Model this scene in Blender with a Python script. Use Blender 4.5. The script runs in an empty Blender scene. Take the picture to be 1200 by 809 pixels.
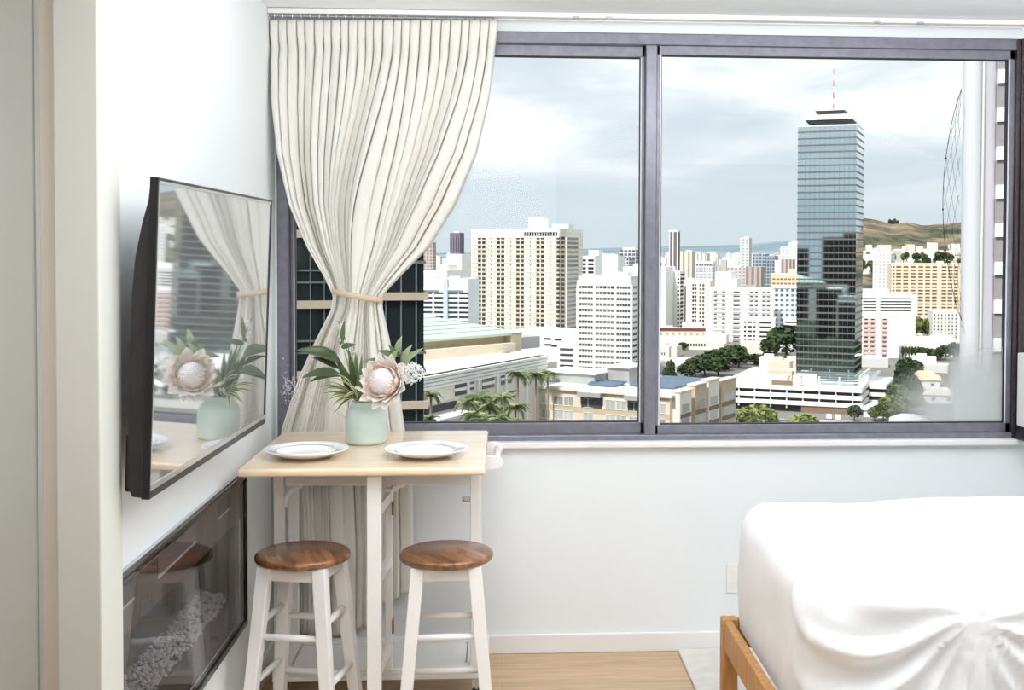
import bpy, math, random
from mathutils import Vector, Matrix, noise
PI = math.pi
R = math.radians
sc = bpy.context.scene
col = sc.collection

# ------------------------------------------------------------------ camera
F, PX, PY = 1350.0, 672.0, 333.0
EYE = Vector((0, 0, 1.57))
CAMROT = Matrix.Rotation(R(-3.52), 3, 'Z') @ Matrix.Rotation(PI / 2 - R(1.6), 3, 'X') @ Matrix.Rotation(R(0.2), 3, 'Z')
cam = bpy.data.cameras.new('camera')
cam.sensor_width = 36.0
cam.lens = F / 1200 * 36.0
cam.shift_x = -(PX - 600) / 1200
cam.shift_y = -(404.5 - PY) / 1200
cam.clip_start = 0.05
cam.clip_end = 40000
camo = bpy.data.objects.new('camera', cam)
col.objects.link(camo)
camo.matrix_world = Matrix.Translation(EYE) @ CAMROT.to_4x4()
sc.camera = camo

def ray(x, y):
    return CAMROT @ Vector(((x - PX) / F, -(y - PY) / F, -1))

def at(x, y, D):
    d = ray(x, y)
    return EYE + d * (D / d.y)

def atz(x, y, z):
    d = ray(x, y)
    return EYE + d * ((z - EYE.z) / d.z)

def slope(x, y=310):
    d = ray(x, y)
    return d.x / d.y

# ------------------------------------------------------------------ tagging
def tag(o, label=None, cat=None, group=None, kind=None):
    if label: o['label'] = label
    if cat: o['category'] = cat
    if group: o['group'] = group
    if kind: o['kind'] = kind
    return o

def thing(name, label, cat, loc=(0, 0, 0), rz=0.0, group=None, kind=None):
    o = bpy.data.objects.new(name, None)
    o.empty_display_size = 0.1
    col.objects.link(o)
    o.location = loc
    o.rotation_euler = (0, 0, rz)
    return tag(o, label, cat, group, kind)

# ------------------------------------------------------------------ mesh builder
class MB:
    def __init__(s):
        s.v, s.f, s.sm, s.mi = [], [], [], []
    def add(s, vs, fs, smooth=False, mi=0):
        n = len(s.v)
        s.v += [tuple(v) for v in vs]
        for f in fs:
            s.f.append(tuple(i + n for i in f)); s.sm.append(smooth); s.mi.append(mi)
        return s
    def box(s, x0, y0, z0, x1, y1, z1, mi=0):
        vs = [(x0,y0,z0),(x1,y0,z0),(x1,y1,z0),(x0,y1,z0),(x0,y0,z1),(x1,y0,z1),(x1,y1,z1),(x0,y1,z1)]
        return s.add(vs, [(0,3,2,1),(4,5,6,7),(0,1,5,4),(1,2,6,5),(2,3,7,6),(3,0,4,7)], False, mi)
    def hexa(s, bot, top, mi=0):
        return s.add(list(bot) + list(top), [(0,3,2,1),(4,5,6,7),(0,1,5,4),(1,2,6,5),(2,3,7,6),(3,0,4,7)], False, mi)
    def bar(s, a, b, wx, wy, wx2=None, wy2=None, mi=0, up=None):
        a, b = Vector(a), Vector(b)
        d = (b - a).normalized()
        u = Vector(up) if up else (Vector((1,0,0)) if abs(d.z) > 0.7 else Vector((0,0,1)))
        e1 = (u - d * u.dot(d)).normalized()
        e2 = d.cross(e1)
        wx2 = wx if wx2 is None else wx2; wy2 = wy if wy2 is None else wy2
        bot = [a + e1*(i*wx/2) + e2*(j*wy/2) for i, j in ((-1,-1),(1,-1),(1,1),(-1,1))]
        top = [b + e1*(i*wx2/2) + e2*(j*wy2/2) for i, j in ((-1,-1),(1,-1),(1,1),(-1,1))]
        return s.hexa(bot, top, mi)
    def tube(s, pts, r, n=8, cap=True, mi=0):
        pts = [Vector(p) for p in pts]
        rs = r if isinstance(r, (list, tuple)) else [r] * len(pts)
        vs, fs = [], []
        ref = None
        for i, p in enumerate(pts):
            d = (pts[min(i+1, len(pts)-1)] - pts[max(i-1, 0)])
            if d.length < 1e-9: d = Vector((0,0,1))
            d.normalize()
            if ref is None:
                ref = Vector((0,0,1)) if abs(d.z) < 0.9 else Vector((1,0,0))
            e1 = (ref - d * ref.dot(d))
            if e1.length < 1e-6: e1 = d.orthogonal()
            e1.normalize(); ref = e1
            e2 = d.cross(e1)
            for k in range(n):
                t = 2*PI*k/n
                vs.append(p + (e1*math.cos(t) + e2*math.sin(t))*rs[i])
        for i in range(len(pts)-1):
            for k in range(n):
                fs.append((i*n+k, i*n+(k+1)%n, (i+1)*n+(k+1)%n, (i+1)*n+k))
        s.add(vs, fs, True, mi)
        if cap:
            m = len(s.v) - len(vs)
            s.f.append(tuple(m + k for k in range(n))[::-1]); s.sm.append(False); s.mi.append(mi)
            m = len(s.v) - n
            s.f.append(tuple(m + k for k in range(n))); s.sm.append(False); s.mi.append(mi)
        return s
    def lathe(s, prof, n=32, c=(0,0,0), mi=0, smooth=True):
        vs, fs = [], []
        m = len(prof)
        for k in range(n):
            t = 2*PI*k/n
            for r, z in prof:
                vs.append((c[0]+r*math.cos(t), c[1]+r*math.sin(t), c[2]+z))
        for k in range(n):
            for i in range(m-1):
                fs.append((k*m+i, ((k+1)%n)*m+i, ((k+1)%n)*m+i+1, k*m+i+1))
        return s.add(vs, fs, smooth, mi)
    def ball(s, c, rx, ry=None, rz=None, n=10, m=6, mi=0, bump=0.0, seed=0):
        ry = rx if ry is None else ry; rz = rx if rz is None else rz
        vs, fs = [], []
        for i in range(m+1):
            ph = PI*i/m
            for k in range(n):
                t = 2*PI*k/n
                d = Vector((math.sin(ph)*math.cos(t), math.sin(ph)*math.sin(t), math.cos(ph)))
                q = 1.0
                if bump: q += bump*noise.noise(d*2.3 + Vector((seed*7.1, seed*3.3, seed*1.7)))
                vs.append((c[0]+rx*d.x*q, c[1]+ry*d.y*q, c[2]+rz*d.z*q))
        for i in range(m):
            for k in range(n):
                fs.append((i*n+k, (i+1)*n+k, (i+1)*n+(k+1)%n, i*n+(k+1)%n))
        return s.add(vs, fs, True, mi)
    def grid(s, fn, nu, nv, mi=0, closed_u=False):
        vs = [fn(i/nu, j/nv) for j in range(nv+1) for i in range(nu if closed_u else nu+1)]
        w = nu if closed_u else nu+1
        fs = []
        for j in range(nv):
            for i in range(nu):
                i2 = (i+1) % w if closed_u else i+1
                fs.append((j*w+i, j*w+i2, (j+1)*w+i2, (j+1)*w+i))
        return s.add(vs, fs, True, mi)
    def mesh(s, name, mats):
        me = bpy.data.meshes.new(name)
        me.from_pydata(s.v, [], s.f)
        for m in (mats if isinstance(mats, (list, tuple)) else [mats]):
            me.materials.append(m)
        me.polygons.foreach_set('use_smooth', s.sm)
        me.polygons.foreach_set('material_index', s.mi)
        me.validate()
        me.update()
        return me
    def build(s, name, mats, parent=None, bevel=0.0, seg=2, solid=0.0, sub=0):
        o = bpy.data.objects.new(name, s.mesh(name, mats))
        col.objects.link(o)
        if parent is not None: o.parent = parent
        if solid:
            m = o.modifiers.new('solid', 'SOLIDIFY'); m.thickness = solid; m.offset = 0
        if bevel:
            m = o.modifiers.new('bevel', 'BEVEL'); m.width = bevel; m.segments = seg
            m.limit_method = 'ANGLE'; m.angle_limit = R(40)
        if sub:
            m = o.modifiers.new('sub', 'SUBSURF'); m.levels = sub; m.render_levels = sub
        return o

def inst(name, me, parent, loc=(0,0,0), rz=0.0, scale=None):
    o = bpy.data.objects.new(name, me)
    col.objects.link(o)
    o.parent = parent
    o.location = loc
    o.rotation_euler = (0, 0, rz)
    if scale: o.scale = scale
    return o

def copy_tree(root):
    kids = {}
    for o in col.objects:
        if o.parent: kids.setdefault(o.parent.name, []).append(o)
    def cp(o, p):
        c = o.copy(); col.objects.link(c); c.parent = p
        for k in kids.get(o.name, []): cp(k, c)
        return c
    return cp(root, None)

# ------------------------------------------------------------------ materials
def lin(c):
    return tuple((x/255/12.92 if x/255 <= 0.04045 else ((x/255+0.055)/1.055)**2.4) for x in c)

def mat(name, rgb, rough=0.6, metal=0.0, spec=0.5, var=0.0, vscale=4.0, vstretch=(1,1,1), bump=0.0, bscale=60.0, ior=None, coat=0.0, coord='Object', srgb=True, rnd=0.0, sheen=0.0):
    m = bpy.data.materials.new(name); m.use_nodes = True
    nt = m.node_tree; N = nt.nodes; Lk = nt.links
    b = N['Principled BSDF']
    c = lin(rgb) if srgb else rgb
    b.inputs['Base Color'].default_value = (*c, 1)
    b.inputs['Roughness'].default_value = rough
    b.inputs['Metallic'].default_value = metal
    b.inputs['Specular IOR Level'].default_value = spec
    if ior: b.inputs['IOR'].default_value = ior
    if coat: b.inputs['Coat Weight'].default_value = coat; b.inputs['Coat Roughness'].default_value = 0.05
    if sheen: b.inputs['Sheen Weight'].default_value = sheen
    tc = N.new('ShaderNodeTexCoord')
    last = None
    if var:
        mp = N.new('ShaderNodeMapping'); mp.inputs['Scale'].default_value = vstretch
        Lk.new(tc.outputs[coord], mp.inputs['Vector'])
        nz = N.new('ShaderNodeTexNoise'); nz.inputs['Scale'].default_value = vscale; nz.inputs['Detail'].default_value = 4
        Lk.new(mp.outputs['Vector'], nz.inputs['Vector'])
        mr = N.new('ShaderNodeMapRange'); mr.inputs['From Min'].default_value = 0.3; mr.inputs['From Max'].default_value = 0.7
        mr.inputs['To Min'].default_value = 1 - var; mr.inputs['To Max'].default_value = 1 + var
        Lk.new(nz.outputs['Fac'], mr.inputs['Value'])
        hs = N.new('ShaderNodeHueSaturation'); hs.inputs['Color'].default_value = (*c, 1)
        Lk.new(mr.outputs['Result'], hs.inputs['Value'])
        Lk.new(hs.outputs['Color'], b.inputs['Base Color'])
        last = hs
    if rnd:
        oi = N.new('ShaderNodeObjectInfo')
        mr2 = N.new('ShaderNodeMapRange'); mr2.inputs['To Min'].default_value = 1 - rnd; mr2.inputs['To Max'].default_value = 1 + rnd
        Lk.new(oi.outputs['Random'], mr2.inputs['Value'])
        h2 = N.new('ShaderNodeHueSaturation'); h2.inputs['Color'].default_value = (*c, 1)
        Lk.new(mr2.outputs['Result'], h2.inputs['Value'])
        if last: Lk.new(last.outputs['Color'], h2.inputs['Color'])
        Lk.new(h2.outputs['Color'], b.inputs['Base Color'])
    if bump:
        n2 = N.new('ShaderNodeTexNoise'); n2.inputs['Scale'].default_value = bscale; n2.inputs['Detail'].default_value = 3
        Lk.new(tc.outputs[coord], n2.inputs['Vector'])
        bp = N.new('ShaderNodeBump'); bp.inputs['Strength'].default_value = bump; bp.inputs['Distance'].default_value = 0.02
        Lk.new(n2.outputs['Fac'], bp.inputs['Height'])
        Lk.new(bp.outputs['Normal'], b.inputs['Normal'])
    return m

def wood(name, rgb, dark, dist=0.6, rough=0.35, grain=(1, 12, 12), rot=0.0, coat=0.0, mix=0.5, plank=None):
    """wood grain along local x; plank=(length,width) lays separate strips with their own tone"""
    m = bpy.data.materials.new(name); m.use_nodes = True
    nt = m.node_tree; N = nt.nodes; Lk = nt.links
    b = N['Principled BSDF']; b.inputs['Roughness'].default_value = rough
    if coat: b.inputs['Coat Weight'].default_value = coat; b.inputs['Coat Roughness'].default_value = 0.12
    tc = N.new('ShaderNodeTexCoord')
    mp = N.new('ShaderNodeMapping'); mp.inputs['Rotation'].default_value = (0, 0, rot)
    Lk.new(tc.outputs['Object'], mp.inputs['Vector'])
    mg = N.new('ShaderNodeMapping'); mg.inputs['Scale'].default_value = grain
    Lk.new(mp.outputs['Vector'], mg.inputs['Vector'])
    nz = N.new('ShaderNodeTexNoise'); nz.inputs['Scale'].default_value = 6; nz.inputs['Detail'].default_value = 6; nz.inputs['Distortion'].default_value = dist
    Lk.new(mg.outputs['Vector'], nz.inputs['Vector'])
    ra = N.new('ShaderNodeValToRGB')
    ra.color_ramp.elements[0].position = 0.3; ra.color_ramp.elements[0].color = (*lin(dark), 1)
    ra.color_ramp.elements[1].position = 0.65; ra.color_ramp.elements[1].color = (*lin(rgb), 1)
    Lk.new(nz.outputs['Fac'], ra.inputs['Fac'])
    out = ra.outputs['Color']
    if plank:
        br = N.new('ShaderNodeTexBrick')
        br.inputs['Color1'].default_value = (1, 1, 1, 1); br.inputs['Color2'].default_value = (1-mix, 1-mix, 1-mix, 1)
        br.inputs['Mortar'].default_value = (0.8, 0.77, 0.72, 1)
        br.inputs['Scale'].default_value = 1.0; br.inputs['Mortar Size'].default_value = 0.0012
        br.inputs['Brick Width'].default_value = plank[0]; br.inputs['Row Height'].default_value = plank[1]
        br.inputs['Bias'].default_value = -0.1
        Lk.new(mp.outputs['Vector'], br.inputs['Vector'])
        mx = N.new('ShaderNodeMix'); mx.data_type = 'RGBA'; mx.blend_type = 'MULTIPLY'; mx.inputs['Factor'].default_value = 1
        Lk.new(out, mx.inputs['A']); Lk.new(br.outputs['Color'], mx.inputs['B'])
        out = mx.outputs['Result']
    Lk.new(out, b.inputs['Base Color'])
    return m

def glass_pane(name, refl=0.06, tint=(1, 1, 1), rough=0.0, ior=None, haze=None):
    m = bpy.data.materials.new(name); m.use_nodes = True
    nt = m.node_tree; N = nt.nodes; Lk = nt.links
    N.remove(N['Principled BSDF'])
    out = N['Material Output']
    tr = N.new('ShaderNodeBsdfTransparent'); tr.inputs['Color'].default_value = (*tint, 1)
    gl = N.new('ShaderNodeBsdfGlossy'); gl.inputs['Roughness'].default_value = rough
    mx = N.new('ShaderNodeMixShader')
    if ior:
        lw = N.new('ShaderNodeLayerWeight'); lw.inputs['Blend'].default_value = .5
        pw = N.new('ShaderNodeMath'); pw.operation = 'POWER'; pw.inputs[1].default_value = 5.0
        Lk.new(lw.outputs['Facing'], pw.inputs[0])
        ml = N.new('ShaderNodeMath'); ml.operation = 'MULTIPLY_ADD'; ml.inputs[1].default_value = .8; ml.inputs[2].default_value = .03
        Lk.new(pw.outputs[0], ml.inputs[0]); Lk.new(ml.outputs[0], mx.inputs['Fac'])
    else:
        mx.inputs['Fac'].default_value = refl
    Lk.new(tr.outputs[0], mx.inputs[1]); Lk.new(gl.outputs[0], mx.inputs[2])
    last = mx
    if haze:
        last = haze(nt, mx)
    Lk.new(last.outputs[0], out.inputs['Surface'])
    return m

M = {}
M['wall'] = mat('wall paint', (238, 241, 242), 0.65, spec=0.3, bump=0.03, bscale=180)
M['ceiling'] = mat('ceiling paint', (246, 248, 250), 0.8, spec=0.2)
M['trim'] = mat('trim paint', (240, 239, 236), 0.45, spec=0.4)
M['jamb'] = mat('jamb paint', (214, 214, 206), 0.5, spec=0.4)
M['door'] = mat('door paint', (206, 208, 202), 0.5, spec=0.4)
M['casing'] = mat('casing paint', (222, 212, 198), 0.5, spec=0.4)
M['white'] = mat('white lacquer', (240, 238, 236), 0.35, spec=0.5)
M['frame'] = mat('bronze aluminium', (132, 131, 142), 0.36, metal=0.4, spec=0.5, var=0.12, vscale=30)
M['frame_dark'] = mat('dark bronze aluminium', (70, 62, 64), 0.45, metal=0.3, var=0.15, vscale=40)
M['gasket'] = mat('black gasket', (28, 26, 28), 0.5)
M['gasket_light'] = mat('pale glazing bead', (225, 226, 232), 0.4)
M['floor'] = wood('oak floor', (216, 186, 150), (194, 160, 122), rough=0.35, grain=(0.6, 9, 9), plank=(1.4, 0.13), mix=0.12)
M['maple'] = wood('maple tabletop', (244, 222, 194), (234, 204, 168), rough=0.22, grain=(1, 14, 14), coat=0.5, plank=(3.0, 0.07), mix=0.06)
M['acacia'] = wood('acacia seat', (164, 112, 74), (112, 72, 46), dist=0.05, rough=0.25, grain=(.8, 9, 9), rot=R(62), coat=0.4, plank=(7.0, 0.040), mix=0.42)
M['oak'] = wood('honey oak', (206, 150, 84), (176, 118, 58), rough=0.4, grain=(12, 12, 1.2), mix=0.1)
M['black'] = mat('black plastic', (22, 20, 21), 0.35)
M['black_gloss'] = mat('black glass border', (16, 13, 14), 0.06, spec=0.6)
M['tvback'] = mat('tv back plastic', (30, 26, 27), 0.6, bump=0.15, bscale=500)
M['screen'] = mat('dark mirror screen', (204, 207, 208), 0.03, metal=0.82)
M['silver'] = mat('silver trim', (205, 205, 207), 0.25, metal=0.9)
M['brass'] = mat('aged brass', (150, 112, 72), 0.35, metal=0.9)
M['rubber'] = mat('black rubber', (20, 19, 20), 0.7)
M['ceramic'] = mat('white glazed ceramic', (243, 242, 241), 0.12, spec=0.6, coat=0.4)
M['mint'] = mat('mint glaze', (198, 212, 205), 0.4, spec=0.45, var=0.05, vscale=8, vstretch=(1, 1, 3))
M['rug'] = mat('pale rug', (232, 226, 220), 0.95, bump=0.4, bscale=300, var=0.06, vscale=20)
M['linen'] = mat('cream linen', (226, 220, 208), 0.9, var=0.04, vscale=200, bump=0.1, bscale=500)
# ================================================================== ROOM
XL, W, CZ, XR, YB = -0.87, 4.47, 2.47, 3.2, -2.4
SILL, HEAD = 0.83, 2.42

def struct(name, mb, m, label, bevel=0.0, parent=None):
    o = mb.build(name, m, parent, bevel=bevel)
    if parent is None: tag(o, label, 'room', None, 'structure')
    return o

struct('floor', MB().box(-2.2, YB - .1, -0.12, XR + .1, W + .12, 0), M['floor'], 'pale oak plank floor of the room')
struct('ceiling', MB().box(-2.2, YB - .1, CZ, XR + .1, W + .12, CZ + 0.15), M['ceiling'], 'plain white ceiling of the room')
wf = MB()
wf.box(XL - .2, W, 0, XR + .1, W + .12, SILL)
wf.box(XL - .2, W, HEAD, XR + .1, W + .12, CZ)
wf.box(XL - .2, W, SILL, XL + 0.008, W + .12, HEAD)
wf.box(3.02, W, SILL, XR + .1, W + .12, HEAD)
struct('wall_front', wf, M['wall'], 'white wall below and above the wide window')
# left wall with the recess of the wall-mounted fireplace
FY0, FY1, FZ0, FZ1 = 2.60, 3.86, 0.335, 0.818
wl = MB()
wl.box(XL - .2, 2.45, 0, XL, W, FZ0)
wl.box(XL - .2, 2.45, FZ1, XL, W, CZ)
wl.box(XL - .2, 2.45, FZ0, XL, FY0, FZ1)
wl.box(XL - .2, FY1, FZ0, XL, W, FZ1)
wl.box(XL - .22, FY0, FZ0, XL - .16, FY1, FZ1)
struct('wall_left', wl, M['wall'], 'white side wall carrying the television and the fireplace')
struct('wall_right', MB().box(XR, YB, 0, XR + .1, W, CZ), M['wall'], 'white wall on the far side of the bed')
struct('wall_back', MB().box(-2.2, YB - .1, 0, XR + .1, YB, CZ), M['wall'], 'white wall at the back of the room')
struct('wall_hall', MB().box(-2.2, YB, 0, -2.1, 2.6, CZ), M['wall'], 'white wall of the entry passage')
# wall end (column) beside the door
CX = -0.82
cn = MB().box(at(63, 300, 2.40).x, 2.40, 0, CX, 2.535, CZ)
struct('trim_1', cn, M['jamb'], 'pale wall end beside the door', bevel=0.004)
struct('trim_2', MB().box(at(45.5, 300, 2.42).x, 2.425, 0, at(63, 300, 2.41).x, 2.52, CZ), M['casing'], 'beige door casing strip', bevel=0.003)
dr = tag(thing('door_1', 'pale grey-green door leaf with a dark hinge line', 'door', (0, 0, 0)), kind='structure')
MB().box(-2.1, 2.44, 0.005, at(40, 300, 2.44).x, 2.48, CZ - .005).build('leaf', M['door'], dr, bevel=0.003)
hg = MB()
hx = at(43, 300, 2.46).x
hg.box(hx - .006, 2.455, 0.01, hx + .006, 2.475, CZ - .01)
for k in range(80):
    z = 0.02 + k * 0.0305
    hg.tube([(hx, 2.452, z), (hx, 2.452, z + 0.026)], 0.0035, 6)
hg.build('hinge', M['black'], dr)
# baseboards
bb = MB()
bb.box(XL, W - 0.014, 0, XR, W, 0.075)
struct('baseboard_front', bb, M['trim'], 'white baseboard under the window wall', bevel=0.004)
struct('baseboard_left', MB().box(XL, 2.53, 0, XL + .014, W - 0.014, 0.10), M['trim'], 'white baseboard under the fireplace', bevel=0.004)
# window sill nosing
struct('trim_3', MB().box(XL + .008, W - 0.035, SILL - 0.022, 3.02, W + 0.02, SILL + .002), M['white'], 'white sill board under the window', bevel=0.005)

# ------------------------------------------------------------------ windows
def haze(nt, mx):  # white glow of the pane corner, painted into the glass as haze
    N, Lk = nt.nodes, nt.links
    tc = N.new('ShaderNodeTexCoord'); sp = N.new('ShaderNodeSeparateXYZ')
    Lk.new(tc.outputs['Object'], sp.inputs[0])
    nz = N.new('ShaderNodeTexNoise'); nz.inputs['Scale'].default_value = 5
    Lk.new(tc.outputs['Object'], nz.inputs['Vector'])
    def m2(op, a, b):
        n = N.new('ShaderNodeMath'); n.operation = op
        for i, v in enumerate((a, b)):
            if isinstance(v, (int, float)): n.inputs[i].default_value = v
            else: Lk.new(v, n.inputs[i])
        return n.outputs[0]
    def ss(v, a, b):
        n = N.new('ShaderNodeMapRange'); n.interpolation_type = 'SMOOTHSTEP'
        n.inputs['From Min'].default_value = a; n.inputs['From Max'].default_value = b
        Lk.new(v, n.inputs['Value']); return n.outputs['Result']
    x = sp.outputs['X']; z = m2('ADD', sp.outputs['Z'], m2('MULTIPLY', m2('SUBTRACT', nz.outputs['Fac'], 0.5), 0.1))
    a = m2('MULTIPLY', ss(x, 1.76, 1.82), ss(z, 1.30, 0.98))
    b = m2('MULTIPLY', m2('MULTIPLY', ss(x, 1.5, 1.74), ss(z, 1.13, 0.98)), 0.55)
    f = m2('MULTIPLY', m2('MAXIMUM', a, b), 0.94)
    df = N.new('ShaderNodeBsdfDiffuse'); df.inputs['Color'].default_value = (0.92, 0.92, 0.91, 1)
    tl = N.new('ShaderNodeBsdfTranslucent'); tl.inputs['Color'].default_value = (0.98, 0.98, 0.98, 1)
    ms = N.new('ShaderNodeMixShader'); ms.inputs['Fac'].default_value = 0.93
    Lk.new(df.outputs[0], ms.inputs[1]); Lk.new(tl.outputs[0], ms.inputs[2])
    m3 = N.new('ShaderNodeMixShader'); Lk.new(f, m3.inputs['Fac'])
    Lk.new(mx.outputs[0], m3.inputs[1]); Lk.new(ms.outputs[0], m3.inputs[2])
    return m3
M['pane'] = glass_pane('window glass', 0.004)
M['pane_haze'] = glass_pane('window glass with painted haze', 0.004, haze=haze)
w1 = tag(thing('window_1', 'wide sliding window in bronze frame looking over the city', 'window'), kind='structure')
JL, JR = XL + 0.008, 2.062
fr = MB()
fr.box(JL, W + .004, SILL, JL + .042, W + .10, HEAD)
fr.box(JL + .042, W + .004, 2.376, 2.034, W + .10, HEAD)
fr.box(JL + .042, W + .004, SILL, 2.034, W + .10, 0.853)
fr.build('frame', M['frame'], w1, bevel=0.003)
MB().box(2.034, W + .002, SILL, JR - .012, W + .10, HEAD).box(JR - .010, W - .004, SILL, JR, W + .10, HEAD).build('post', M['frame_dark'], w1, bevel=0.003)
mu = MB().box(0.556, W + .01, 0.853, 0.600, W + .09, 2.376)
mu.build('mullion', M['frame'], w1, bevel=0.003)
def sash(x0, x1, z0, z1, y0, y1, st, name='sash', sr_=.012):
    s = MB()
    s.box(x0, y0, z1 - st, x1, y1, z1); s.box(x0, y0, z0, x1, y1, z0 + st * 1.05)
    s.box(x0, y0, z0, x0 + .012, y1, z1); s.box(x1 - sr_, y0, z0, x1, y1, z1)
    so = s.build(name, M['frame'], w1, bevel=0.002)
    bd = MB()
    a0, a1, b0, b1 = x0 + .012, x1 - sr_, z0 + st * 1.05, z1 - st
    for q in ((a0, b0, a0 + .005, b1), (a1 - .005, b0, a1, b1)):
        bd.box(q[0], y0 - .001, q[1], q[2], y1 - .004, q[3])
    bd.build('glazing_bead', M['gasket_light'], so)
    gk = MB()
    gk.box(a0, y0 + .002, b0, a1, y1 - .004, b0 + .004); gk.box(a0, y0 + .002, b1 - .004, a1, y1 - .004, b1)
    gk.box(a0 + .005, y0 + .002, b0, a0 + .008, y1 - .004, b1); gk.box(a1 - .008, y0 + .002, b0, a1 - .005, y1 - .004, b1)
    gk.build('gasket', M['gasket'], so)
    return so, (a0, a1, b0, b1)
s1, g1 = sash(JL + .042, 0.556, 0.853, 2.376, W + .045, W + .075, 0.042)
MB().box(g1[0], W + .058, g1[2], g1[1], W + .063, g1[3]).build('pane', M['pane'], w1)
s2, g2 = sash(0.600, 2.034, 0.853, 2.376, W + .018, W + .048, 0.036, sr_=.022)
MB().box(g2[0], W + .031, g2[2], g2[1], W + .036, g2[3]).build('pane', M['pane_haze'], w1)
w2 = tag(thing('window_2', 'second window past the dark post', 'window'), kind='structure')
f2 = MB()
f2.box(JR, W + .004, SILL, JR + .03, W + .10, HEAD); f2.box(2.98, W + .004, SILL, 3.02, W + .10, HEAD)
f2.box(JR + .03, W + .004, 2.376, 2.98, W + .10, HEAD); f2.box(JR + .03, W + .004, SILL, 2.98, W + .10, 0.87)
f2.build('frame', M['frame_dark'], w2, bevel=0.003)
MB().box(JR + .03, W + .05, 0.87, 2.98, W + .055, 2.376).build('pane', M['pane'], w2)
# louvered unit past the post
ac = thing('air_conditioner', 'white louvered box cut off by the picture edge, past the dark window post', 'air conditioner', (0, 0, 0))
a0 = at(1195.5, 450, 4.40).x
zt, zb = at(1197, 414, 4.40).z, at(1197, 500, 4.40).z
ab = MB().box(a0, 4.26, zb, a0 + .42, 4.43, zt)
ab.build('casing', M['white'], ac, bevel=0.006)
ls = MB()
for k in range(9):
    z = zb + .03 + k * (zt - zb - .05) / 9
    ls.hexa([(a0 + .012, 4.250, z), (a0 + .40, 4.250, z), (a0 + .40, 4.262, z + .010), (a0 + .012, 4.262, z + .010)],
            [(a0 + .012, 4.250, z + .004), (a0 + .40, 4.250, z + .004), (a0 + .40, 4.262, z + .014), (a0 + .012, 4.262, z + .014)])
ls.build('louver', M['trim'], ac)
for dx in (0.015, 0.36):
    MB().box(a0 + dx - .01, 4.29, SILL + .002, a0 + dx + .03, 4.45, zb).build('foot', M['black'], ac, bevel=0.004)

# ------------------------------------------------------------------ curtain rail
cr = thing('curtain_rail', 'slim white ceiling rail running above curtain and window', 'curtain rail')
rz0, rz1 = 2.448, CZ - .001
MB().box(XL + .002, 4.34, rz0 + .004, XR - .01, 4.405, rz1).box(XL + .002, 4.335, rz0, XR - .01, 4.345, rz0 + .018).box(XL + .002, 4.40, rz0, XR - .01, 4.41, rz0 + .018).build('rail', M['white'], cr, bevel=0.002)
for px in (675, 713, 1027, 1078):
    x = at(px, 24, 4.34).x
    MB().box(x - .012, 4.328, rz0 - .004, x + .012, 4.34, rz0 + .004).build('runner', M['silver'], cr, bevel=0.001)

# ------------------------------------------------------------------ curtain
def curtain_material():
    m = bpy.data.materials.new('cream curtain cloth'); m.use_nodes = True
    nt = m.node_tree; N, Lk = nt.nodes, nt.links
    N.remove(N['Principled BSDF'])
    tc = N.new('ShaderNodeTexCoord')
    wv = N.new('ShaderNodeTexNoise'); wv.inputs['Scale'].default_value = 380
    Lk.new(tc.outputs['Object'], wv.inputs['Vector'])
    bp = N.new('ShaderNodeBump'); bp.inputs['Strength'].default_value = 0.15; bp.inputs['Distance'].default_value = 0.002
    Lk.new(wv.outputs['Fac'], bp.inputs['Height'])
    df = N.new('ShaderNodeBsdfDiffuse'); df.inputs['Color'].default_value = (*lin((240, 237, 230)), 1)
    Lk.new(bp.outputs['Normal'], df.inputs['Normal'])
    tl = N.new('ShaderNodeBsdfTranslucent'); tl.inputs['Color'].default_value = (*lin((240, 234, 222)), 1)
    mx = N.new('ShaderNodeMixShader'); mx.inputs['Fac'].default_value = 0.10
    Lk.new(df.outputs[0], mx.inputs[1]); Lk.new(tl.outputs[0], mx.inputs[2])
    Lk.new(mx.outputs[0], N['Material Output'].inputs['Surface'])
    return m
M['curtain'] = curtain_material()

def interp(tab, y):
    if y <= tab[0][0]: return tab[0][1:]
    for a, b in zip(tab, tab[1:]):
        if y <= b[0]:
            t = (y - a[0]) / (b[0] - a[0])
            return [p + (q - p) * t for p, q in zip(a[1:], b[1:])]
    return tab[-1][1:]
#        y    left right amp  low  depth
CT = [( 24, 316, 583, .022, .000, 4.372),
      ( 40, 316, 582, .024, .000, 4.372),
      ( 57, 317, 580, .014, .004, 4.375),
      ( 70, 317, 579, .026, .012, 4.372),
      (120, 319, 572, .036, .020, 4.365),
      (180, 326, 558, .038, .026, 4.355),
      (240, 340, 533, .036, .026, 4.340),
      (290, 361, 502, .032, .022, 4.325),
      (325, 381, 467, .024, .016, 4.310),
      (347, 391, 447, .018, .010, 4.300),
      (362, 389, 447, .020, .010, 4.300),
      (400, 370, 455, .026, .016, 4.325),
      (440, 352, 463, .028, .018, 4.352),
      (480, 338, 469, .026, .016, 4.372),
      (505, 330, 473, .022, .012, 4.385),
      (560, 335, 482, .024, .010, 4.378),
      (640, 338, 484, .026, .010, 4.374),
      (750, 336, 484, .026, .010, 4.374)]
NF = 25
rnd = random.Random(7)
def spread(ws):
    t = sum(ws); e = [0]
    for w_ in ws: e.append(e[-1] + w_ / t)
    return e
EH = spread([rnd.uniform(.8, 1.2) for _ in range(NF)])            # regular pleats in the heading
EL = spread([rnd.uniform(.35, 1.15) if k < 14 else rnd.choice((.5, .7, 1.3, 2.2, 2.8)) for k in range(NF)])   # uneven panels lower down
famp = [rnd.uniform(.45, 1.3) for _ in range(NF)]
vstr = [rnd.choice((.1, .35, .7, 1.0, 1.25, 1.4)) for _ in range(NF + 1)]
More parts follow.
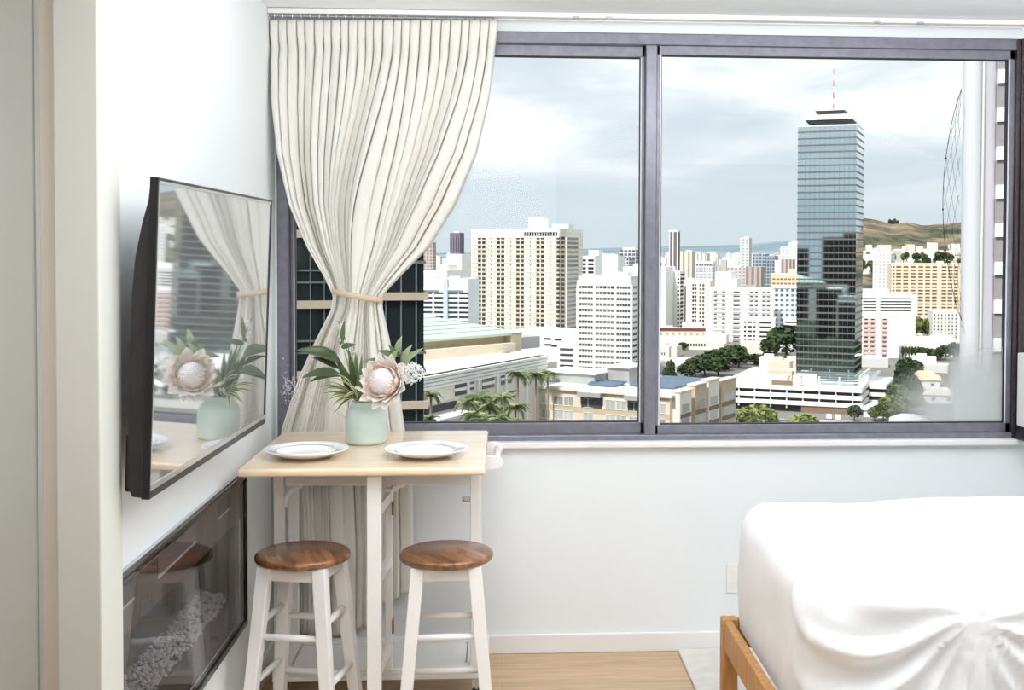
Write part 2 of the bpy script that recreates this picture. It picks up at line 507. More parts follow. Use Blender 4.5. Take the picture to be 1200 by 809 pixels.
vwid = [rnd.uniform(.6, 1.6) for _ in range(NF + 1)]
fskew = [rnd.uniform(-.25, .25) for _ in range(NF)]
def ybot(u):
    return interp([(0, 741), (.58, 744), (.66, 738), (.74, 733), (.80, 716), (.88, 706), (1, 694)], u)[0]
VALLEY = [(24, .13), (44, .15), (57, .30), (68, .20), (110, .13), (300, .15), (345, .22), (365, .2), (480, .13), (760, .12)]
def curtain_pt(u, t):
    y = 24 + (ybot(u) - 24) * t
    l, r, amp, low, dc = interp(CT, y)
    g = u * NF
    k = min(NF - 1, int(g)); p = g - k
    m = min(1, max(0, (y - 57) / 260)); m = m * m * (3 - 2 * m)
    e = [EH[k] + (EL[k] - EH[k]) * m, EH[k + 1] + (EL[k + 1] - EH[k + 1]) * m]
    vw = interp(VALLEY, y)[0]
    kn = k if p < .5 else min(NF - 1, k + 1)
    dist = min(p, 1 - p); vi = k if p < .5 else k + 1
    vw *= 1 + (vwid[vi] - 1) * m
    val = math.exp(-(dist / vw) ** 2) * (1 + (vstr[vi] - 1) * m)
    am = (famp[k] * (1 - p) + famp[kn] * p) if y > 62 else 1.0
    belly = math.sin(PI * p) * .45 + fskew[k] * math.sin(2 * PI * p) * .6 * m
    dep = dc + amp * am * (1.5 * val - belly)
    dep -= low * math.sin(2 * PI * (u * 3.3 + .15 * t) + 1.2) + low * .6 * math.sin(2 * PI * (u * 6.1 - .3 * t))
    # valleys undercut the panels beside them
    lat = -.16 * math.sin(2 * PI * p) * (1 - val * .3)
    uu = e[0] + (e[1] - e[0]) * (p + lat)
    wob = .010 * math.sin(u * 19 + t * 9) * min(1, max(0, (y - 60) / 80))
    uu += wob * (1 - abs(2 * u - 1))
    x = l + (r - l) * uu
    q = at(x, y, dc)
    return Vector((q.x, min(dep, W - .040) if q.z < SILL + .05 else min(dep, W + .0), q.z))
cu = thing('curtain', 'cream pleated curtain gathered by a tie at the side of the window', 'curtain')
cm = MB().grid(lambda u, t: curtain_pt(u, t), NF * 24, 150)
co = cm.build('drape', M['curtain'], cu, solid=0.0015)
# header tape with hooks, behind the pleats
for k in range(NF):
    ht = MB()
    u = (k + .5) / NF
    q = curtain_pt(u, 0)
    ht.tube([(q.x, 4.378, q.z - .02), (q.x, 4.384, q.z + .012), (q.x, 4.372, q.z + .024)], 0.0022, 6)
    ht.build('hook', M['silver'], cu)
# tieback: a narrow band round the gathered cloth
tb = MB()
ta, tbp = at(391, 341.5, 4.30), at(447, 351.5, 4.30)
tc_ = (ta + tbp) / 2
hx_, hz_ = (tbp.x - ta.x) / 2 + .004, (tbp.z - ta.z) / 2
def tie(u, v):
    a = 2 * PI * u
    y = 4.30 - 0.062 * math.sin(a) 
    return Vector((tc_.x + hx_ * math.cos(a), y, tc_.z + hz_ * math.cos(a) + (v - .5) * .021))
tb.grid(tie, 48, 2, closed_u=True)
tie_o = tb.build('curtain_tieback', mat('beige tie', (214, 190, 160), 0.8), None, solid=0.003)
tag(tie_o, 'narrow beige tieback band wrapped round the curtain at mid height', 'curtain tieback')

# ------------------------------------------------------------------ television
TVX, TVY, TVZ = -0.735, 3.053, 1.381
tv = thing('television', 'large flat television tilted on the white side wall above the fireplace', 'television', (TVX, TVY, TVZ))
tv.rotation_euler = (0, R(2.0), R(-1.1))
tw, th = 1.104 / 2, 0.69 / 2
be = MB()
fb = 0.011
be.box(-.014, -tw, -th, .004, -tw + fb * .6, th).box(-.014, tw - fb * .6, -th, .004, tw, th)
be.box(-.014, -tw + fb * .6, th - fb * .6, .004, tw - fb * .6, th).box(-.014, -tw + fb * .6, -th, .004, tw - fb * .6, -th + fb * 1.5)
be.build('bezel', M['black'], tv, bevel=0.0015)
lt = MB()
lt.box(-.001, -tw + fb * .6, -th + fb * 1.5, .0035, tw - fb * .6, -th + fb * 2.6).box(-.001, -tw + fb * .6, -th + fb, .0035, -tw + fb * 1.1, th - fb * .6)
lt.box(-.001, -tw + fb * .6, th - fb * 1.2, .0035, tw - fb * .6, th - fb * .6)
lt.build('inner_trim', M['silver'], tv)
MB().box(-.012, -tw + fb * .6, -th + fb * 1.5, .001, tw - fb * .6, th - fb * .6).build('screen', M['screen'], tv)
bk = MB()
prof = [(-.014, th - .002), (-.018, th - .05), (-.030, th - .10), (-.042, th - .17), (-.047, th - .25), (-.047, -th + .17), (-.047, -th + .03), (-.034, -th + .004), (-.014, -th + .002)]
n = len(prof)
vs = [(x, -tw + .004, z) for x, z in prof] + [(x, tw - .004, z) for x, z in prof]
fs = [(i, i + 1, n + i + 1, n + i) for i in range(n - 1)] + [tuple(range(n))[::-1], tuple(range(n, 2 * n))]
bk.add(vs, fs)
bk.build('back_housing', M['tvback'], tv, bevel=0.003)
MB().box(-.060, -tw + .03, -th + .008, -.046, tw - .03, -th + .135).build('electronics_box', M['tvback'], tv, bevel=0.006)
MB().box(-.118, -.15, -.10, -.046, .15, .10).build('wall_bracket', M['black'], tv, bevel=0.003)

# ------------------------------------------------------------------ fireplace
fp = thing('electric_fireplace', 'black glass electric fireplace set in the white side wall under the television', 'fireplace', (0, 0, 0))
fb_ = MB()
fx = XL + .022
OY0, OY1, OZ0, OZ1 = 2.58, 3.885, 0.318, 0.834
fb_.box(XL + .001, OY0, OZ0, fx, OY1, OZ0 + .022).box(XL + .001, OY0, OZ1 - .022, fx, OY1, OZ1)
fb_.box(XL + .001, OY0, OZ0 + .022, fx, OY0 + .022, OZ1 - .022).box(XL + .001, OY1 - .022, OZ0 + .022, fx, OY1, OZ1 - .022)
fb_.build('front_frame', M['black_gloss'], fp, bevel=0.006, seg=3)
MB().box(XL + .001, OY0 - .003, OZ1, XL + .012, OY1 + .003, OZ1 + .005).build('top_lip', M['silver'], fp)
cav = MB()
cx0, cx1 = XL - .155, XL - .002
y0, y1, z0, z1 = FY0 + .004, FY1 - .004, FZ0 + .004, FZ1 - .004
cav.box(cx0, y0, z0, cx0 + .01, y1, z1).box(cx0, y0, z0, cx1, y1, z0 + .01).box(cx0, y0, z1 - .01, cx1, y1, z1)
cav.box(cx0, y0, z0, cx1, y0 + .01, z1).box(cx0, y1 - .01, z0, cx1, y1, z1)
cav.build('firebox', mat('matte dark firebox', (66, 62, 63), 0.8), fp)
M['fire_glass'] = glass_pane('smoked fireplace glass', tint=(.86, .85, .85), ior=1.5)
MB().box(fx - .012, OY0 + .022, OZ0 + .022, fx - .006, OY1 - .022, OZ1 - .022).build('glass_front', M['fire_glass'], fp)
hd = MB().box(fx - .022, OY0 + .022, OZ1 - .150, fx - .0165, OY1 - .022, OZ1 - .022)
hd_o = hd.build('header_panel', mat('smoked header', (78, 62, 64), 0.35), fp)
for ya, yb in ((2.625, 2.745), (3.545, 3.705)):
    cw = MB().box(fx - .0165, ya, .757, fx - .0140, yb, .808).build('control_window', mat('jet black window', (6, 6, 6), .6, spec=.1), fp)
    MB().box(fx - .0165, ya, .750, fx - .0138, yb, .755).build('window_trim', mat('pale trim line', (214, 212, 210), .5), cw)
ct_o = MB().box(fx - .0165, 2.93, .752, fx - .0145, 3.29, .806).build('air_slot', mat('slot grey', (124, 114, 116), 0.5), fp)
MB().box(fx - .0165, 2.93, .744, fx - .0138, 3.29, .750).build('slot_trim', mat('pale slot line', (220, 218, 216), .5), ct_o)
led = MB().hexa([(cx0 + .01, y0 + .01, z0 + .01), (cx1 - .004, y0 + .01, z0 + .01), (cx1 - .004, y1 - .01, z0 + .01), (cx0 + .01, y1 - .01, z0 + .01)],
                [(cx0 + .01, y0 + .01, z0 + .11), (cx1 - .03, y0 + .01, z0 + .075), (cx1 - .03, y1 - .01, z0 + .075), (cx0 + .01, y1 - .01, z0 + .11)])
led.build('ember_tray', mat('tray grey', (84, 80, 80), 0.6), fp)
pb = MB(); rp = random.Random(3)
for k in range(1100):
    yy = rp.uniform(y0 + .02, y1 - .02); xx = rp.uniform(cx0 + .03, cx1 - .03)
    zz = z0 + .11 - .035 * (xx - cx0) / (cx1 - cx0) + rp.uniform(-.002, .012)
    r_ = rp.uniform(.004, .008)
    pb.ball((xx, yy, zz), r_, r_ * rp.uniform(.7, 1.2), r_ * rp.uniform(.6, 1), 5, 3, bump=.4, seed=k)
for i_ in range(len(pb.sm)): pb.sm[i_] = False
tag(pb.build('crystal_bed', mat('clear crystals', (206, 206, 208), 0.1, spec=0.8), fp), kind='stuff')

# ------------------------------------------------------------------ kitchen cart
kc = thing('kitchen_cart', 'white drop-leaf kitchen cart with pale maple top beside the curtain', 'table', (0, 0, 0))
TX0, TX1, TY0, TY1, TZ = -0.812, -0.052, 3.565, 4.318, 0.90
tp = MB().box(TX0, TY0, TZ - .025, TX1, TY1, TZ)
top = tp.build('tabletop', M['maple'], kc)
bv = top.modifiers.new('bevel', 'BEVEL'); bv.width = .009; bv.segments = 4
LX0, LX1, LY0, LY1 = at(328, 650, 3.97).x, at(557, 650, 3.97).x, 3.965, 4.235
for lx in (LX0, LX1):
    for ly in (LY0, LY1):
        MB().box(lx - .017, ly - .017, .14, lx + .017, ly + .017, TZ - .026).build('leg', M['white'], kc, bevel=0.003)
GX = at(439, 680, 3.64).x
ap = MB()
ap.box(LX0 + .017, LY1 - .011, TZ - .13, LX1 - .017, LY1 + .009, TZ - .026)
ap.box(LX0 - .011, LY0 + .017, TZ - .13, LX0 + .009, LY1 - .017, TZ - .026)
ap.box(LX1 - .009, LY0 + .017, TZ - .13, LX1 + .011, LY1 - .017, TZ - .026)
ap.build('apron', M['white'], kc, bevel=0.002)
xm = (LX0 + LX1) / 2
for x0, x1, kx in ((LX0 + .019, xm - .004, 381), (xm + .004, LX1 - .019, 498)):
    d = MB().box(x0, LY0 - .012, TZ - .132, x1, LY0 + .010, TZ - .040).build('drawer', M['white'], kc, bevel=0.003)
    x = (x0 + x1) / 2
    kb = MB().lathe([(0, 0), (.006, 0), (.006, .012), (.013, .016), (.013, .024), (.008, .028), (0, .028)], 16)
    ko = kb.build('knob', M['brass'], d); ko.location = (x, LY0 - .012, TZ - .062); ko.rotation_euler = (R(90), 0, 0)
sh = MB().box(LX0 - .022, LY0 - .028, .10, LX1 + .045, LY1 + .03, .118)
sh.box(LX0 - .022, LY0 - .028, .118, LX1 + .045, LY0 + .022, .14).box(LX0 - .022, LY1 - .02, .118, LX1 + .045, LY1 + .03, .14)
sh.box(LX0 - .022, LY0 + .022, .118, LX0 + .03, LY1 - .02, .14).box(LX1 - .03, LY0 + .022, .118, LX1 + .045, LY1 - .02, .14)
sh.box(xm - .025, LY0 + .022, .118, xm + .025, LY1 - .02, .138)
sh.box(LX0 + .034, LY0 + .026, .118, xm - .029, LY1 - .024, .134).box(xm + .029, LY0 + .026, .118, LX1 - .034, LY1 - .024, .134)
sh.build('lower_shelf', M['white'], kc, bevel=0.003)
for lx in (LX0 + .01, LX1 + .005):
    for ly in (LY0 + .01, LY1):
        c_ = MB().lathe([(0, -.011), (.026, -.011), (.030, -.006), (.030, .006), (.026, .011), (0, .011)], 20).build('caster', M['rubber'], kc)
        c_.location = (lx, ly, .0305); c_.rotation_euler = (R(90), 0, R(65))
        f_ = MB().box(-.016, -.016, .06, .016, .016, .0985).box(-.004, -.016, .03, .004, -.0135, .06).box(-.004, .0135, .03, .004, .016, .06).build('fork', M['silver'], kc)
        f_.location = (lx, ly, 0)
# gate leg that carries the raised leaf
gt = MB()
gt.box(GX - .022, 3.615, .02, GX + .022, 3.655, TZ - .026)
gt.build('gate_post', M['white'], kc, bevel=0.003)
g2_ = MB().box(GX + .006, 3.905, .145, GX + .030, 3.945, TZ - .135)
gate2 = g2_.build('gate_stile', M['white'], kc, bevel=0.003)
for z in (.20, .50, .72):
    gr_ = MB().hexa([(GX - .008, 3.655, z), (GX + .008, 3.655, z), (GX + .026, 3.905, z), (GX + .010, 3.905, z)],
             [(GX - .008, 3.655, z + .035), (GX + .008, 3.655, z + .035), (GX + .026, 3.905, z + .035), (GX + .010, 3.905, z + .035)])
    gr_.build('gate_rail', M['white'], kc)
for yp in (596, 735):
    q = at(444, yp, 3.9)
    MB().box(GX + .0305, 3.895, q.z - .022, GX + .0335, 3.935, q.z + .022).tube([(GX + .033, 3.895, q.z - .022), (GX + .033, 3.895, q.z + .022)], .0035, 8).build('hinge', M['brass'], gate2)
for bx, sgn in ((LX0 + .017, 1), (xm + .03, 1)):
    b_ = MB(); pts = []
    for k in range(9):
        a = R(90) * k / 8
        pts.append((bx + sgn * .06 * (1 - math.cos(a)), LY0 - .004, TZ - .205 + .075 * math.sin(a)))
    b_.tube(pts, .010, 8)
    b_.build('corner_brace', M['white'], kc)
q = at(549, 586, 3.95)
MB().tube([(LX1 - .017, LY0, q.z), (LX1 - .045, LY0, q.z)], .009, 10).build('peg', M['casing'], kc)
# towel bar on the end of the cart
TR = MB().tube([(LX1 + .075, 3.99, .838), (LX1 + .075, 4.30, .838)], .011, 14)
TR.build('towel_bar', M['white'], kc)
for yb in (3.985, 4.285):
    e_ = MB(); vs = []
    pr = [(LX1 + .012, -.024), (LX1 + .072, -.024), (LX1 + .088, -.018), (LX1 + .097, 0), (LX1 + .088, .018), (LX1 + .072, .024), (LX1 + .012, .024)]
    n = len(pr)
    vs = [(x, yb - .008, .838 + z) for x, z in pr] + [(x, yb + .008, .838 + z) for x, z in pr]
    e_.add(vs, [tuple(range(n)), tuple(range(n, 2 * n))[::-1]] + [(i, n + i, n + (i + 1) % n, (i + 1) % n) for i in range(n)])
    e_.build('bar_bracket', M['white'], kc, bevel=0.002)

# ------------------------------------------------------------------ stools
def make_stool(loc, rz, label):
    st = thing('wooden_stool', label, 'stool', loc, rz, 'round stools at the kitchen cart')
    s = MB().lathe([(0, .582), (.138, .582), (.146, .586), (.150, .592), (.150, .601), (.146, .607), (.138, .610), (0, .610)], 64)
    s.build('seat', M['acacia'], st)
    rt, rf = .126, .198
    def lp(k, z):
        a = R(45 + 90 * k); r = rf + (rt - rf) * (z / .575)
        return Vector((r * math.cos(a), r * math.sin(a), z))
    for k in range(4):
        a, b = lp(k, 0), lp(k, .581)
        c, s_ = math.cos(R(45 + 90 * k)), math.sin(R(45 + 90 * k))
        MB().bar(a, b, .036, .036, .042, .042, up=(1, 0, 0)).build('leg', M['white'], st, bevel=0.003)
    for k in range(4):
        p, q_ = lp(k, .560), lp((k + 1) % 4, .560)
        MB().bar(p, q_, .044, .018).build('apron', M['white'], st, bevel=0.002)
        zs = (.365, .175) if k in (0, 2) else (.405, .215)
        for z in zs:
            MB().tube([lp(k, z), (lp(k, z) + lp((k + 1) % 4, z)) / 2, lp((k + 1) % 4, z)], [.0095, .0115, .0095], 12).build('stretcher', M['white'], st)
    return st
make_stool((-.636, 3.705, 0), R(-11), 'white-legged stool with dark brown wooden seat, next to the fireplace')
make_stool((-.178, 3.690, 0), R(2), 'white-legged stool with sunlit glossy wooden seat, at the towel-bar end of the cart')

# ------------------------------------------------------------------ plates
def plate(loc, label):
    p = thing('dinner_plate', label, 'plate', loc, 0, 'dinner plates on the cart')
    pr = [(0, .0), (.070, .0), (.074, .003), (.080, .004), (.110, .014), (.134, .025), (.1365, .0268), (.1365, .0285), (.133, .0282), (.100, .0235), (.095, .0205), (.088, .0105), (.080, .008), (0, .0075)]
    MB().lathe(pr, 72).build('dish', M['ceramic'], p)
    MB().lathe([(.094, .0232), (.098, .0236), (.1, .0250), (.098, .0262), (.094, .0242)], 72).build('rim_ring', M['ceramic'], p)
    return p
plate((-.637, 3.78, TZ + .0005), 'white dinner plate on the cart between the vase and the television')
plate((-.250, 3.775, TZ + .0005), 'white dinner plate on the cart at its towel-bar end')
# ================================================================== VASE AND FLOWERS
VC = Vector((at(428.8, 500, 4.04).x, 4.04, TZ))
zt = at(428.8, 470, 4.04).z - TZ
va = thing('vase', 'mint green ceramic bottle vase holding the flowers on the cart', 'vase', (VC.x, VC.y, TZ + .0005))
pr = [(0, 0), (.060, 0), (.067, .005), (.0705, .014), (.0715, .05), (.0712, .095), (.068, .112), (.058, .126), (.0515, .132), (.0495, .138), (.0495, zt - .006), (.0505, zt - .002), (.0495, zt), (.046, zt), (.0445, zt - .006), (.0445, .135), (.05, .125), (.064, .1), (.065, .02), (0, .01)]
MB().lathe(pr, 64).build('body', M['mint'], va)
MOUTH = Vector((VC.x, VC.y, TZ + zt))

def leafmat(name, rgb, trans=0.25, rough=0.45, stripe=None):
    m = bpy.data.materials.new(name); m.use_nodes = True
    nt = m.node_tree; N, Lk = nt.nodes, nt.links
    b = N['Principled BSDF']
    b.inputs['Base Color'].default_value = (*lin(rgb), 1); b.inputs['Roughness'].default_value = rough
    tc = N.new('ShaderNodeTexCoord')
    nz = N.new('ShaderNodeTexNoise'); nz.inputs['Scale'].default_value = 25
    Lk.new(tc.outputs['Object'], nz.inputs['Vector'])
    hs = N.new('ShaderNodeHueSaturation'); hs.inputs['Color'].default_value = (*lin(rgb), 1)
    mr = N.new('ShaderNodeMapRange'); mr.inputs['To Min'].default_value = .75; mr.inputs['To Max'].default_value = 1.25
    Lk.new(nz.outputs['Fac'], mr.inputs['Value']); Lk.new(mr.outputs[0], hs.inputs['Value'])
    Lk.new(hs.outputs[0], b.inputs['Base Color'])
    tl = N.new('ShaderNodeBsdfTranslucent'); tl.inputs['Color'].default_value = (*lin(tuple(min(255, c * 1.15) for c in rgb)), 1)
    mx = N.new('ShaderNodeMixShader'); mx.inputs['Fac'].default_value = trans
    Lk.new(b.outputs[0], mx.inputs[1]); Lk.new(tl.outputs[0], mx.inputs[2])
    Lk.new(mx.outputs[0], N['Material Output'].inputs['Surface'])
    return m
M['leaf_dark'] = leafmat('dark glossy leaf', (76, 90, 58), .2, .3)
M['leaf_mid'] = leafmat('mid green leaf', (118, 136, 92), .3)
M['leaf_pale'] = leafmat('pale sage leaf', (182, 196, 162), .35)
M['leaf_cream'] = leafmat('cream leaf margin', (232, 230, 186), .35)
M['petal'] = leafmat('blush petal', (255, 247, 240), .12, .6)
M['petal_in'] = leafmat('peach petal', (252, 226, 204), .12, .6)
M['stamen'] = mat('white stamens', (246, 238, 238), 0.9)
M['stem'] = mat('green stem', (128, 148, 96), 0.6)
M['blossom'] = mat('white blossom', (244, 245, 240), 0.8)
M['dried'] = mat('dried lilac blossom', (208, 200, 206), 0.9)

def leaf(mb, base, tip, width, up, arch=0.0, foldv=0.15, n=12, blunt=.8, mi=0, twist=0.0, edge_mi=None):
    base, tip, up = Vector(base), Vector(tip), Vector(up)
    d = (tip - base); L = d.length; d.normalize()
    up = (up - d * up.dot(d)).normalized()
    vs, fs, mis = [], [], []
    cols_ = (-1, -.55, 0, .55, 1)
    for i in range(n + 1):
        t = i / n
        c = base + d * L * t + up * arch * 4 * t * (1 - t)
        hw = width / 2 * max(0.02, math.sin(PI * t ** blunt)) ** .85
        a = twist * t
        sd = d.cross(up); sd = sd * math.cos(a) + up * math.sin(a); nn = sd.cross(d)
        for s in cols_:
            vs.append(c + sd * hw * s + nn * foldv * hw * abs(s))
    w = len(cols_)
    for i in range(n):
        for k in range(w - 1):
            fs.append((i*w+k, i*w+k+1, (i+1)*w+k+1, (i+1)*w+k))
            mis.append(edge_mi if (edge_mi is not None and k in (0, w - 2)) else mi)
    m0 = len(mb.v)
    mb.v += [tuple(v) for v in vs]
    for f, q in zip(fs, mis):
        mb.f.append(tuple(i + m0 for i in f)); mb.sm.append(True); mb.mi.append(q)
    return mb
def curve_pts(a, b, c, n=10):
    a, b, c = Vector(a), Vector(b), Vector(c)
    return [a * (1-t)**2 + b * 2*t*(1-t) + c * t*t for t in [i/n for i in range(n+1)]]
VIEW = Vector((0.1, -1, .35)).normalized()
IN = MOUTH + Vector((0, 0, -.09))

# --- king protea
pro = thing('protea', 'large blush king protea with a white centre, facing out of the vase', 'flower', MOUTH, 0, 'flowers and leaves in the vase')
def loc(p): return Vector(p) - MOUTH
pc = at(448, 447, 3.93)
ax = Vector((-.40, -.86, .30)).normalized()
e1 = ax.orthogonal().normalized(); e2 = ax.cross(e1)
MB().tube([loc(q) for q in curve_pts(IN + Vector((.01, 0, 0)), MOUTH + Vector((.012, -.01, .02)), pc - ax * .055)], .006, 8).build('stem', M['stem'], pro)
base_c = loc(pc) - ax * .05
dm = MB()
def dome(u, v):
    a = 2 * PI * u; ph = v * PI * .62
    r = .052 * (1 + .05 * math.sin(a * 26 + v * 3) * min(1, v * 4))
    d = (e1 * math.cos(a) + e2 * math.sin(a)) * math.sin(ph) * r * .85 + ax * (math.cos(ph) * r * 1.15 + .035)
    return base_c + d
dm.grid(dome, 104, 20, closed_u=True)
for k in range(150):
    a = k * 2.39996; ph = math.acos(1 - .95 * (k + .5) / 150)
    d = ((e1 * math.cos(a) + e2 * math.sin(a)) * math.sin(ph) * .044 + ax * (math.cos(ph) * .06 + .035))
    o_ = (e1 * math.cos(a) + e2 * math.sin(a)) * math.sin(ph) + ax * math.cos(ph)
    tipv = base_c + d + o_ * .007 + ax * .006
    dm.tube([base_c + d, tipv], [.0016, .0004], 4, cap=False)
dm.build('stamen_dome', M['stamen'], pro)
rp = random.Random(11)
for ring, (cnt, rad, ln, op, wd, mt) in enumerate(((13, .036, .080, .38, .042, 'petal_in'), (13, .034, .098, .62, .046, 'petal'), (12, .030, .098, .92, .044, 'petal'))):
    for k in range(cnt):
        a = 2 * PI * (k + .5 * (ring % 2)) / cnt + rp.uniform(-.08, .08)
        rd = e1 * math.cos(a) + e2 * math.sin(a)
        o_ = op + rp.uniform(-.08, .08)
        b = base_c + rd * rad * .7 - ax * .004 * ring
        t_ = b + (rd * math.sin(o_) + ax * math.cos(o_)) * ln * rp.uniform(.9, 1.08)
        m_ = MB(); leaf(m_, b, t_, wd, ax * math.sin(o_) - rd * math.cos(o_) , arch=-.012 + .004 * ring, foldv=.35, n=8, blunt=1.25)
        m_.build('petal', M[mt], pro, solid=.0012)

# --- two broad dark leaves on a woody stem
lb = thing('leaf_branch', 'stem with two broad dark green leaves reaching toward the television', 'foliage', MOUTH, 0, 'flowers and leaves in the vase')
j1, j2 = at(400, 428, 4.0), at(402, 442, 3.98)
MB().tube([loc(q) for q in curve_pts(IN, MOUTH + Vector((-.02, 0, .05)), j1)], .0035, 6).tube([loc(j2 + Vector((.012, .01, -.02))), loc(j2)], .003, 6).build('stem', M['stem'], lb)
for b, t_, w_, up, ar in ((j1, at(345, 411, 3.90), .046, (.1, -.85, .6), .035), (j2, at(354, 443, 3.88), .040, (.1, -.7, .75), .022), (at(398, 433, 3.99), at(366, 419, 3.95), .022, (.1, -.8, .5), .012), (j2 + Vector((0, .02, .0)), at(363, 448, 3.96), .03, (.0, -.5, .85), .012)):
    m_ = MB(); leaf(m_, loc(b), loc(t_), w_, up, arch=ar, foldv=.3, n=16, blunt=.9); m_.build('leaf', M['leaf_dark'], lb, solid=.0008)

# --- upright dark strap leaves in the middle
sl = thing('strap_leaves', 'clump of upright dark green strap leaves between the broad leaves and the protea', 'foliage', MOUTH, 0, 'flowers and leaves in the vase')
for (bx, by, tx, ty, w_, D_, mt) in ((414, 468, 392, 412, .026, 3.99, 'leaf_dark'), (418, 468, 408, 408, .022, 4.01, 'leaf_dark'), (420, 468, 417, 412, .020, 4.03, 'leaf_mid'),
        (422, 470, 398, 425, .024, 3.96, 'leaf_dark'), (425, 470, 412, 428, .026, 3.95, 'leaf_dark'), (424, 469, 424, 415, .018, 4.02, 'leaf_mid'), (420, 470, 405, 440, .030, 3.94, 'leaf_dark'), (426, 470, 420, 436, .028, 3.945, 'leaf_mid'),
        (419, 468, 401, 404, .009, 4.03, 'leaf_pale'), (421, 468, 411, 402, .008, 4.03, 'leaf_pale'), (422, 468, 419, 405, .008, 4.04, 'leaf_pale')):
    m_ = MB(); leaf(m_, loc(at(bx, by, 4.02)), loc(at(tx, ty, D_)), w_, (.25 if tx < 410 else -.2, -1, .1), arch=.010, foldv=.4, n=12, blunt=.75)
    m_.build('leaf', M[mt], sl, solid=.0007)

# --- striped cream and green tuft spilling over the rim
tf = thing('striped_foliage', 'tuft of cream and green striped narrow leaves spilling over the vase rim', 'foliage', MOUTH, 0, 'flowers and leaves in the vase')
rp = random.Random(5)
ends = [(372, 454), (376, 462), (379, 447), (382, 470), (385, 456), (388, 478), (390, 464), (384, 443), (394, 438), (391, 486), (398, 446), (377, 457), (400, 470), (386, 466)]
for k, (tx, ty) in enumerate(ends):
    b = at(414 + rp.uniform(-4, 5), 469 + rp.uniform(-3, 1), 4.0 + rp.uniform(-.03, .02))
    t_ = at(tx, ty, 3.90 + rp.uniform(-.04, .06))
    m_ = MB(); leaf(m_, loc(b), loc(t_), rp.uniform(.010, .016), (.1, -.6, .8), arch=rp.uniform(.016, .034), foldv=.35, n=12, blunt=.8, mi=0, edge_mi=1)
    m_.build('leaf', [M['leaf_mid'], M['leaf_cream']], tf, solid=.0006)

# --- tall narrow leaf and small leaf at the top
tl_ = thing('leaf_sprig', 'tall thin sprig with one upright narrow leaf in front of the curtain', 'foliage', MOUTH, 0, 'flowers and leaves in the vase')
j = at(402, 402, 4.02)
MB().tube([loc(q) for q in curve_pts(IN, MOUTH + Vector((-.02, .01, .1)), j)], .0022, 6).build('stem', M['stem'], tl_)
for b, t_, w_ in ((j, at(404, 375, 4.0), .018), (at(400, 407, 4.01), at(417, 404, 3.95), .020), (at(399, 404, 4.02), at(403, 400, 4.0), .014)):
    m_ = MB(); leaf(m_, loc(b), loc(t_), w_, (-.3, -1, .2), arch=.006, foldv=.3); m_.build('leaf', M['leaf_mid'], tl_, solid=.0007)

# --- white flower spike
sp_ = thing('flower_spike', 'slender spike of tiny white blossoms beside the upright narrow leaf', 'flower', MOUTH, 0, 'flowers and leaves in the vase')
pts = curve_pts(IN, MOUTH + Vector((-.03, .02, .12)), at(396, 376, 4.03), 14)
MB().tube([loc(q) for q in pts], .0016, 6).build('stem', M['stem'], sp_)
bl = MB(); rp = random.Random(9)
for k in range(90):
    t = rp.uniform(.66, 1.0); c = loc(pts[int(t * 13.99)]) + Vector((rp.gauss(0, .008), rp.gauss(0, .008), rp.uniform(-.01, .012)))
    bl.ball(c, rp.uniform(.0022, .0042), n=6, m=4)
tag(bl.build('blossoms', M['blossom'], sp_), kind='stuff')

# --- pale leaves behind the protea
pl = thing('sage_sprig', 'sprig of pale sage leaves rising behind the protea', 'foliage', MOUTH, 0, 'flowers and leaves in the vase')
j = at(462, 418, 4.06)
MB().tube([loc(q) for q in curve_pts(IN + Vector((.01, .02, 0)), MOUTH + Vector((.03, .03, .09)), j)], .0024, 6).tube([loc(j), loc(at(474, 412, 4.05))], .002, 6).build('stem', M['stem'], pl)
for b, t_, w_, mt in (((456, 424, 4.05), (424, 424, 3.99), .022, 'leaf_mid'), ((462, 418, 4.05), (443, 411, 4.0), .024, 'leaf_mid'), ((466, 416, 4.05), (471, 394, 4.04), .024, 'leaf_pale'),
        ((468, 418, 4.05), (455, 404, 4.02), .020, 'leaf_mid'), ((472, 424, 4.05), (483, 404, 4.03), .022, 'leaf_pale'), ((470, 428, 4.04), (496, 408, 4.0), .022, 'leaf_pale'), ((474, 430, 4.03), (484, 418, 3.98), .022, 'leaf_pale'), ((460, 424, 4.05), (466, 410, 4.02), .026, 'leaf_pale')):
    m_ = MB(); leaf(m_, loc(at(*b)), loc(at(*t_)), w_, (-.2, -1, .35), arch=.010, foldv=.35); m_.build('leaf', M[mt], pl, solid=.0007)

# --- lacy white umbel
lc = thing('lace_flower', 'lacy white round flower head on the window side of the protea', 'flower', MOUTH, 0, 'flowers and leaves in the vase')
hc = at(483, 438, 4.0)
st = MOUTH + Vector((.05, .01, .06))
MB().tube([loc(q) for q in curve_pts(IN + Vector((.02, 0, 0)), st, hc + Vector((-.02, 0, -.035)))], .0022, 6).build('stem', M['stem'], lc)
um = MB(); rp = random.Random(4); root = loc(hc + Vector((-.02, 0, -.035)))
for k in range(150):
    d = Vector((rp.gauss(0, 1), rp.gauss(0, 1), rp.gauss(.35, 1))).normalized()
    p = loc(hc) + Vector((d.x * .040, d.y * .030, d.z * .036)) * rp.uniform(.75, 1)
    if k % 4 == 0: um.tube([root, p], .0006, 4, cap=False)
    for q in range(3):
        um.ball(p + Vector((rp.gauss(0, .003), rp.gauss(0, .003), rp.gauss(0, .003))), rp.uniform(.0018, .0032), n=5, m=3)
tag(um.build('florets', M['blossom'], lc), kind='stuff')

